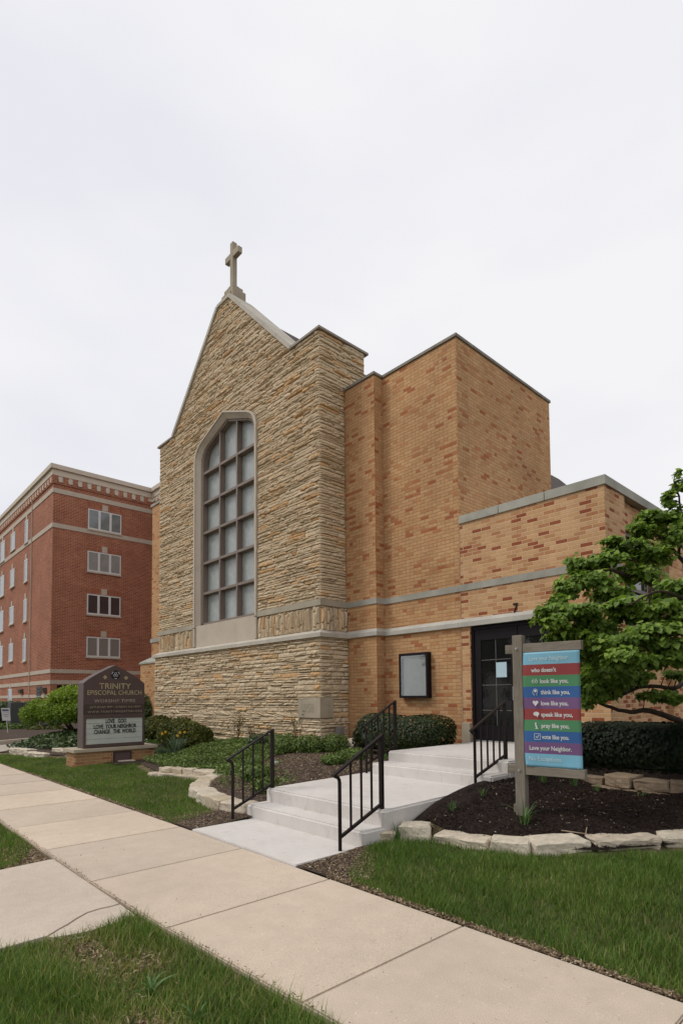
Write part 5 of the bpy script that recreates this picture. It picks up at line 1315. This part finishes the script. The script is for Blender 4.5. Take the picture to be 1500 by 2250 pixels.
clump('strappy_plant', 'low arching blue grey clump at the right end of the sign base', 'plant', -12.35, 5.8, 90, .34, .022, M_daff, .34, droop=1.3)
clump('iris_clump', 'iris clump with drooping blades at the foot of the timber post', 'plant', -3.02, 5.30, 22, .30, .017, M_iris, .10, droop=.9)
G7 = 'thin upright grass-like tufts in the mulch'
for x, y, n, h, lab in ((-3.86, 4.32, 40, .20, 'grassy tuft between the steps and the first edging stones'), (-3.74, 5.07, 26, .14, 'grassy tuft left of the timber post beside the landing'), (-3.72, 5.6, 16, .12, 'thin tuft beside the upper flight of steps'), (-3.55, 6.7, 30, .15, 'dark tuft just behind the timber post'), (-3.3, 7.05, 34, .17, 'wide tuft below the banner near the retaining wall'), (-3.0, 7.0, 24, .15, 'tuft in front of the pale lower wall stone'), (-2.5, 7.0, 14, .12, 'small tuft near the right end of the retaining wall'), (-3.62, 7.2, 30, .15, 'tuft beside the porch slab below the banner')):
    clump('grass_tuft', lab, 'plant', x, y, n, h, .009, M_iris, .12, G7, droop=.5)
clump('daffodil_clump', 'sparse daffodil leaves in front of the clipped boxwood', 'flowers', -6.75, 7.2, 30, .3, .014, M_iris, .16, flowers=1)
G8 = 'weeds on the near verge'
for x, y, lab in ((-2.85, 1.28, 'toothed dandelion rosette in the near grass, left one'), (-2.45, 1.32, 'toothed dandelion rosette in the near grass, right one')):
    clump('dandelion', lab, 'weed', x, y, 16, .12, .02, M_iris, .02, G8, droop=1.4)
def stems(name, label, x, y, n, h, spread, leaf, mat=M_stem, group=None):
    z = float(ground_z(x, y)); e = empty(name, (x, y, z), label, 'shrub', group); mb = MB(); tips = []
    for i in range(n):
        a = rnd.uniform(0, 6.28); r = rnd.uniform(.3, 1) * spread; L_ = h * rnd.uniform(.6, 1); p = Vector((x + math.cos(a) * .04, y + math.sin(a) * .04, z)); pts = [p]
        for k in range(1, 6): t = k / 5; pts.append(Vector((x + math.cos(a) * r * t + rnd.uniform(-.02, .02), y + math.sin(a) * r * t * .6 + rnd.uniform(-.02, .02), z + L_ * t)))
        mb.tube(pts, [.008 * (1 - k / 7) for k in range(6)], 5); tips += pts[2:]
        if rnd.random() < .7:
            q = pts[3]; mb.tube([q, q + Vector((rnd.uniform(-.12, .12), rnd.uniform(-.06, .06), .12))], [.005, .003], 4); tips.append(q + Vector((0, 0, .1)))
    wchild(mb, 'stems', mat, e)
    m = leaf; T = np.array([tuple(tips[rnd.randrange(len(tips))]) for _ in range(m)]) + rng.standard_normal((m, 3)) * .035
    inst('leaves', LEAF[0], LEAF[1], T, basis(rng.standard_normal((m, 3)), rng.random(m) * 6.28), .04 * (.6 + .8 * rng.random(m)), np.clip(.6 + .3 * rng.random(m), 0, 1), M_juni, e)
G9 = 'sparse rose bushes against the stone wall'
stems('rose_bush', 'bare reddish rose stems in front of the stone wall, leftmost pair', -11.7, 7.35, 9, .75, .38, 90, group=G9)
stems('rose_bush', 'dense low reddish rose stems right of the leftmost ones', -11.1, 7.4, 12, .5, .25, 40, group=G9)
stems('rose_bush', 'thin tall nearly leafless stems in front of the cornerstone', -9.55, 7.5, 8, .85, .32, 24, group=G9)
stems('rose_bush', 'small leafy rose shoot at the wall between the other bushes', -10.7, 7.6, 3, .45, .12, 60, group=G9)

# umbrella shaped shrub left of the sign
us = empty('umbrella_shrub', (-19.1, 6.15, .3), 'bright green umbrella shaped shrub on dark branching stems behind the church sign', 'shrub')
base = Vector((-19.0, 6.2, .25)); ctr = px(174, 1552, 18.8)
mb = MB()
for i, (dx, dy, dz) in enumerate(((-1.2, -.5, .75), (-.8, .5, .9), (-.3, -.7, .95), (.1, .3, 1.1), (.6, .6, .95), (.9, .1, .85), (-.5, 0, 1.1), (1.2, .9, .7))):
    a = base + Vector((rnd.uniform(-.08, .08), rnd.uniform(-.08, .08), 0)); b = base + Vector((dx, dy, dz)); c = a.lerp(b, .45) + Vector((0, 0, -.12 + rnd.uniform(-.05, .05)))
    mb.tube([a, a.lerp(c, .5) + Vector((rnd.uniform(-.04, .04), 0, 0)), c, c.lerp(b, .5) + Vector((0, rnd.uniform(-.05, .05), .03)), b], [.075, .062, .05, .035, .02], 7)
wchild(mb, 'branches', M_bark, us)
P = []
for i in range(44):
    a = i * 2.39996 + rnd.uniform(-.2, .2); r = 1.45 * math.sqrt((i + .5) / 44); c = ctr + Vector((math.cos(a) * r, math.sin(a) * r, .36 - .50 * (r / 1.45) ** 2 + rnd.uniform(-.32, .06)))
    q, _ = blob_pts(1000, tuple(c), (.42, .42, .33), .6, 2); P.append(q)
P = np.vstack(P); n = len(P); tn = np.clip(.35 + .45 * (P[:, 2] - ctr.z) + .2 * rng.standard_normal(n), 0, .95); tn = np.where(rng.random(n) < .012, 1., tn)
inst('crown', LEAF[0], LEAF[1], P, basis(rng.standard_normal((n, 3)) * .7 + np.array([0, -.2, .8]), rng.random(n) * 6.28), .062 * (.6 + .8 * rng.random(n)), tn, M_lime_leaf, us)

# ------------------------------------------------------------------ redbud tree at the right
rt = empty('redbud_tree', (-.55, 7.0, .45), 'broad low tree with heart shaped green leaves in front of the brick annex', 'tree')
mb = MB(); TB = Vector((-.45, 7.05, .3))
def limb(pts, r0, r1, seg=8):
    pts = [Vector(p) for p in pts]
    # smooth the path
    q = []
    for i in range(len(pts) - 1):
        p0 = pts[max(i - 1, 0)]; p1 = pts[i]; p2 = pts[i + 1]; p3 = pts[min(i + 2, len(pts) - 1)]
        for k in range(4):
            t = k / 4; q.append(.5 * ((2 * p1) + (p2 - p0) * t + (2 * p0 - 5 * p1 + 4 * p2 - p3) * t * t + (3 * p1 - p0 - 3 * p2 + p3) * t ** 3) + Vector((rnd.uniform(-1, 1), rnd.uniform(-1, 1), rnd.uniform(-1, 1))) * .008)
    q.append(pts[-1]); n = len(q); mb.tube(q, [r0 + (r1 - r0) * (i / (n - 1)) ** .8 for i in range(n)], seg); return q
tr = limb([TB, (-.5, 7.03, .8), (-.6, 7.0, 1.35)], .14, .10)
tr2 = limb([TB + Vector((.1, .05, 0)), (-.2, 7.1, 1.0), (.1, 7.2, 2.0), (.3, 7.3, 3.0)], .12, .06)
F = Vector((-.6, 7.0, 1.35)); ends = []
limbs = [
 ([F, px(1560, 1600, 7.1), px(1490, 1584, 7.0), px(1425, 1562, 6.9), px(1385, 1566, 6.85), px(1330, 1550, 6.8), px(1285, 1528, 6.7), px(1262, 1500, 6.6)], .055, .010),
 ([F, px(1540, 1500, 7.0), px(1480, 1512, 6.9), px(1420, 1508, 6.8), px(1360, 1530, 6.7), px(1340, 1540, 6.6)], .045, .008),
 ([px(1420, 1508, 6.8), px(1385, 1470, 6.75), px(1360, 1430, 6.6), px(1310, 1400, 6.4)], .028, .008),
 ([F, px(1530, 1440, 6.9), px(1450, 1390, 6.6), px(1370, 1330, 6.4), px(1300, 1330, 6.2), px(1220, 1345, 6.1)], .05, .007),
 ([F, px(1530, 1350, 7.0), px(1440, 1290, 6.9), px(1350, 1255, 6.7), px(1290, 1260, 6.6), px(1225, 1290, 6.5)], .05, .007),
 ([px(1440, 1290, 6.9), px(1390, 1230, 6.9), px(1350, 1215, 6.8), px(1290, 1225, 6.7)], .028, .007),
 ([F, px(1560, 1300, 7.2), px(1490, 1220, 7.2), px(1440, 1170, 7.2), px(1410, 1145, 7.2)], .045, .007),
 ([px(1490, 1220, 7.2), px(1500, 1150, 7.3), px(1490, 1090, 7.3), px(1480, 1055, 7.3), px(1492, 1030, 7.3)], .02, .005),
 ([F, px(1580, 1400, 6.4), px(1520, 1330, 6.0), px(1450, 1300, 5.8), px(1380, 1330, 5.7)], .04, .007),
 ([F, px(1560, 1480, 6.2), px(1500, 1450, 5.8), px(1430, 1430, 5.7), px(1370, 1440, 5.6)], .04, .007)]
for pts, a, b in limbs: ends.append(limb(pts, a, b))
for dx, dy, dz in ((.3, -.4, 1.7), (.5, .5, 1.3), (.9, -.2, .9), (.2, .6, .7), (1.2, .2, 2.2), (1.6, -.8, 1.8), (.8, -1.2, 2.4), (.2, .8, 2.8), (1.5, .9, 2.5), (-.3, .2, 3.2)):  # limbs out of view, more of them added to shade hedge and mulch
    q = F + Vector((dx, dy, dz)); ends.append(limb([F, F.lerp(q, .4) + Vector((0, 0, .15)), q], .05, .01))
mbt = mb
# leaf sprays: (px, py, depth, half width px, half height px, leaves)
pads = [
 (1205, 1368, 6.1, 36, 20, 150), (1262, 1345, 6.15, 42, 22, 190), (1245, 1392, 6.1, 45, 20, 200), (1200, 1335, 6.15, 20, 12, 60), (1312, 1372, 6.3, 40, 26, 200), (1230, 1318, 6.4, 18, 14, 60),
 (1248, 1290, 6.5, 26, 20, 130), (1300, 1280, 6.6, 45, 24, 220), (1270, 1262, 6.55, 18, 10, 60), (1290, 1235, 6.7, 36, 18, 170), (1345, 1240, 6.75, 42, 24, 230), (1372, 1205, 6.9, 36, 24, 200), (1345, 1192, 6.9, 22, 12, 80),
 (1340, 1305, 6.5, 40, 26, 220), (1400, 1270, 6.8, 44, 28, 240), (1440, 1225, 7.0, 44, 28, 230), (1405, 1170, 7.15, 26, 20, 120), (1440, 1150, 7.2, 38, 26, 210), (1480, 1180, 7.2, 40, 34, 240), (1487, 1132, 7.3, 28, 18, 110), (1425, 1130, 7.2, 18, 10, 50),
 (1470, 1098, 7.3, 18, 18, 40), (1495, 1065, 7.3, 18, 18, 45), (1462, 1095, 7.3, 9, 12, 14), (1490, 1040, 7.3, 6, 8, 8),
 (1380, 1340, 6.0, 44, 24, 230), (1430, 1335, 5.9, 40, 26, 220), (1480, 1300, 6.1, 44, 34, 260), (1400, 1395, 5.8, 46, 24, 240), (1345, 1410, 5.9, 42, 26, 220), (1455, 1400, 5.7, 42, 30, 230), (1492, 1370, 5.8, 36, 30, 190), (1370, 1445, 5.7, 38, 22, 200), (1420, 1450, 5.7, 40, 20, 180), (1478, 1450, 5.7, 36, 26, 190),
 (1300, 1460, 6.9, 40, 30, 160), (1340, 1500, 6.95, 44, 26, 160), (1310, 1520, 6.6, 30, 22, 120), (1390, 1470, 6.9, 36, 20, 110), (1310, 1420, 6.9, 40, 30, 130),
 (1308, 1440, 6.3, 38, 28, 210), (1300, 1490, 6.5, 36, 30, 210), (1345, 1485, 6.6, 40, 26, 200), (1330, 1525, 6.7, 30, 16, 80), (1293, 1535, 6.6, 18, 18, 60), (1400, 1488, 6.8, 30, 12, 70), (1460, 1530, 6.9, 24, 14, 60), (1425, 1528, 6.9, 18, 10, 34), (1492, 1540, 6.9, 18, 14, 40), (1488, 1480, 6.8, 20, 12, 50)]
C_ = []; N_ = []; TW = []
for x, y, D, rw, rh, n in pads:
    c = px(x, y, D); R_ = rw / 1236.9 * D; H_ = rh / 1236.9 * D; n = int(n * 3.3)
    ns = 7; sc_ = rng.standard_normal((ns, 3)); sc_ /= np.linalg.norm(sc_, axis=1, keepdims=True); sc_ *= (.45 + .5 * rng.random((ns, 1)))
    own = rng.integers(0, ns, n); q0 = rng.standard_normal((n, 3)) * np.array([.33, .33, .22]); q = sc_[own] + q0
    q = q / np.maximum(1, np.linalg.norm(q, axis=1, keepdims=True) / 1.25)
    C_.append(q * np.array([R_, R_, H_ * .95]) + np.array(c)); N_.append(q)
    for w_ in sc_[:4]: TW.append((Vector(c), Vector(c) + Vector((w_[0] * R_, w_[1] * R_, w_[2] * H_))))
for e_ in ends[10:]:  # leaf clusters on the unseen limbs, canopy added for shade
    for k in range(5):
        c = e_[-1] + Vector((rnd.uniform(-.6, .6), rnd.uniform(-.6, .6), rnd.uniform(-.5, .4))); n = 260
        q = rng.standard_normal((n, 3)); q /= np.linalg.norm(q, axis=1, keepdims=True); q *= rng.random((n, 1)) ** .45
        C_.append(q * np.array([.5, .5, .22]) + np.array(c)); N_.append(q)
P = np.vstack(C_); Q = np.vstack(N_); n = len(P)
mb = mbt
allp = [p for e_ in ends for p in e_]
for c, w_ in TW:
    near = min(allp, key=lambda p: (p - w_).length)
    if (near - w_).length < 1.2: mb.tube([near, near.lerp(w_, .5) + Vector((rnd.uniform(-.03, .03), rnd.uniform(-.03, .03), .02)), w_], [.007, .005, .002], 4)
wchild(mb, 'trunk', M_bark, rt)
k = P[:, 1] < 8.75; P, Q = P[k], Q[k]; n = len(P)
nr = Q * .5 + rng.standard_normal((n, 3)) * .42 + np.array([-.1, -.25, .75])
# leaf tip direction: outwards and down
spn = rng.random(n) * 6.28; rot = basis(nr, spn)
want = Q * .7 + np.array([0, -.2, -.8]) + rng.standard_normal((n, 3)) * .5
zax = rot[:, :, 2]; yv = want - (want * zax).sum(1, keepdims=True) * zax; yv /= np.linalg.norm(yv, axis=1, keepdims=True) + 1e-9
rot = np.stack([np.cross(yv, zax), yv, zax], 2)
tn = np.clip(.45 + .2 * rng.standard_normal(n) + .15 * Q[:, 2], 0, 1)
inst('crown', HEART[0], HEART[1], P, rot, .056 * (.5 + .8 * rng.random(n)), tn, M_redbud, rt)

# ------------------------------------------------------------------ small site things
pl_ = empty('post_light', (-8.98, 8.2, .42), 'short grey post with a square box head by the corner of the stone wall', 'post')
mb = MB(); mb.tube([(-8.97, 8.2, .3), (-8.97, 8.2, .72)], .032, 10); wchild(mb, 'post', M_util, pl_)
mb = MB(); mb.box(-9.04, 8.13, .68, -8.90, 8.27, .86, bev=.008); wchild(mb, 'head', plain('grey_box', (.22, .20, .18), .6), pl_)
ob_ = MB(); ob_.box(-9.13, 8.25, .60, -9.05, 8.40, .80, bev=.01); o = ob_.build('outlet_box', plain('beige_box', (.34, .28, .20), .6)); meta(o, 'small beige outlet box on the stone wall behind the post light', 'outlet box')
for x, y, lab in ((-8.12, 5.9, 'small white plant label in the soil behind the left handrail'), (-6.78, 4.72, 'crumpled white tag in the soil by the handrail balusters')):
    z = float(ground_z(x, y)); t_ = empty('plant_label', (x, y, z), lab, 'plant label')
    mb = MB(); mb.box(-.045, -.005, .03, .045, .02, .065, mat=Matrix.Translation((x, y, z)) @ Matrix.Rotation(.7, 4, 'Z')); wchild(mb, 'tag', M_white, t_)
    mb = MB(); mb.box(-.006, 0, -.05, .006, .004, .03, mat=Matrix.Translation((x, y, z))); wchild(mb, 'stake', M_white, t_)
# yard sign, cabinets, shrubs and bed on the far left
ys = empty('yard_sign', tuple(px(14, 1612, 24)), 'small white notice sign on a thin stake at the far left', 'sign')
c = px(13, 1570, 24); e1 = Vector((.35, .94, 0)).normalized(); nn = Vector((e1.y, -e1.x, 0))
Mq = Matrix((e1, nn, Vector((.0, -.1, 1)).normalized())).transposed().to_4x4(); Mq.translation = c
mb = MB(); mb.box(-.155, -.01, -.27, .155, .01, .27, mat=Mq); wchild(mb, 'board', M_white, ys)
mb = MB(); mb.box(-.015, -.03, -.85, .015, -.011, -.2, mat=Mq); wchild(mb, 'stake', M_white, ys)
mb = MB()
for z0, z1, w in ((.13, .22, .12), (.06, .075, .13), (-.02, .0, .11), (-.09, -.07, .09)): mb.box(-w, .0101, z0, w, .013, z1, mat=Mq)
wchild(mb, 'print_marks', plain('blue_grey_print', (.10, .11, .18), .6), ys)
G10 = 'utility boxes in the planting bed by the red building'
def cabinet(cx_, cz_, D, w, h, label, mat, plinth=True):
    c = px(cx_, cz_, D); e = empty('utility_cabinet', (c.x, c.y, 0), label, 'utility box', G10); w2 = w / 2
    mb = MB(); mb.box(c.x - .35, c.y - w2, .25, c.x + .35, c.y + w2, c.z + h / 2, bev=.03); wchild(mb, 'housing', mat, e)
    mb = MB(); mb.box(c.x - .32, c.y - w2 * .8, -.1, c.x + .3, c.y + w2 * .95, .249); wchild(mb, 'plinth', M_util, e)
    mb = MB(); mb.box(c.x + .351, c.y - w2 * .8, .4, c.x + .362, c.y + w2 * .8, c.z + h / 2 - .1); wchild(mb, 'door', mat, e)
cabinet(44, 1566, 29, 1.0, 1.05, 'tall dark grey utility cabinet left of the umbrella shaped shrub', M_util)
cabinet(99, 1592, 28, .55, .62, 'lower grey utility box under the umbrella shaped shrub', plain('mid_grey_box', (.13, .13, .12), .6))
cabinet(117, 1590, 29, .6, .5, 'pale green utility box near the stems of the umbrella shaped shrub', plain('pale_green_box', (.30, .36, .31), .6))
G11 = 'shrubs in the planting bed by the red building'
for x, y, D, rw, rh, lab, mt in ((8, 1605, 27, 16, 14, 'round green shrub at the far left edge', M_cover), (35, 1604, 27, 13, 13, 'bushy green plant right of the yard sign', M_cover), (82, 1606, 26.5, 20, 10, 'olive shrub in front of the utility boxes', M_juni), (120, 1604, 26.5, 16, 9, 'orange tinged low shrub near the umbrella shrub stems', M_juni), (62, 1598, 28, 12, 12, 'small green plant in front of the tall cabinet', M_cover)):
    c = px(x, y, D); s_ = D / 1236.9; shrub('low_shrub', lab, 'shrub', tuple(c), (rw * s_, rw * s_, rh * s_), 2600, .08, mt, G11, core=.7)
for x, y, D, rw, rh, lab in ((12, 1568, 31, 34, 26, 'dark hedge at the far left in front of the red building'), (62, 1566, 36, 60, 24, 'long hedge behind the utility cabinet along the red building')):
    c = px(x, y, D); s_ = D / 1236.9; shrub('background_hedge', lab, 'hedge', tuple(c), (1.0, rw * s_, rh * s_), 8000, .09, M_cover if x > 20 else M_cover2, G11, core=.8, p=3.5, surf=.25)
cbk = shrub('background_hedge', 'dark shrub between the church sign and the tan brick wing', 'hedge', (-19.2, 8.2, .8), (.55, .5, .75), 5000, .08, M_cover2, core=.75)

# ------------------------------------------------------------------ across the street (seen only in the door glass)
ho = empty('house', (-40, -46, 0), 'white clapboard house across the street', 'house')
mb = MB(); mb.box(-46, -52, -.2, -33, -44, 4.4); wchild(mb, 'wall', M_white, ho)
mb = MB(); mb.prism([(-43.5, 4.35), (-52.5, 4.35), (-48, 7.)], lambda u, v, d: (d, u, v), -46.4, -32.6); wchild(mb, 'roof', M_roof, ho)
for x in (-44.5, -41, -37.6, -35):
    for z in (1.1, 2.9): mb = MB(); mb.box(x, -44, z, x + 1, -43.96, z + 1.2); wchild(mb, 'window', M_wdark, ho)
for x, y, h in ((-24, -18, 10), (-19.5, -22, 9), (-28.5, -22, 10), (-33, -29, 12), (-14, -19, 8), (-24, -31, 12), (-8, -20, 9)):
    e = empty('street_tree', (x, y, 0), 'leafy street tree across the street', 'tree', 'trees across the street')
    mb = MB(); mb.tube([(x, y, -.1), (x + .1, y, h * .3), (x, y + .1, h * .6)], [.28, .2, .1], 8); wchild(mb, 'trunk', M_bark, e)
    P = np.vstack([blob_pts(420, (x + rnd.uniform(-2.2, 2.2), y + rnd.uniform(-2, 2), h * rnd.uniform(.42, .95)), (1.3, 1.3, 1.), .8, 2)[0] for _ in range(20)]); n = len(P)
    inst('crown', LEAF[0], LEAF[1], P, basis(rng.standard_normal((n, 3)), rng.random(n) * 6.28), .3 * (.6 + .8 * rng.random(n)), rng.random(n) * .8, M_cover, e)

# ------------------------------------------------------------------ every painted word is a piece of its own
for ob, right, sy in TXT:
    me = ob.data; n = len(me.vertices); co = np.empty(n * 3); me.vertices.foreach_get('co', co); u = co.reshape(-1, 3) @ np.array(right)
    lab = list(range(n))
    def find(a):
        while lab[a] != a: lab[a] = lab[lab[a]]; a = lab[a]
        return a
    for e in me.edges:
        a, b = find(e.vertices[0]), find(e.vertices[1])
        if a != b: lab[a] = b
    rt_ = np.array([find(i) for i in range(n)]); ids = np.unique(rt_)
    iv = sorted((u[rt_ == i].min(), u[rt_ == i].max(), i) for i in ids)
    words = [[iv[0]]]; hi = iv[0][1]
    for a, b, i in iv[1:]:
        if a - hi > .19 * sy: words.append([])
        words[-1].append((a, b, i)); hi = max(hi, b)
    if len(words) < 2: continue
    wid = {i: k for k, w in enumerate(words) for _, _, i in w}
    for k in range(len(words)):
        m2 = me.copy(); bm = bmesh.new(); bm.from_mesh(m2); bm.verts.ensure_lookup_table()
        bmesh.ops.delete(bm, geom=[v for v in bm.verts if wid[int(rt_[v.index])] != k], context='VERTS'); bm.to_mesh(m2); bm.free()
        if k == 0: first = m2; continue
        o2 = ob.copy(); o2.data = m2; COL.objects.link(o2)
    ob.data = first
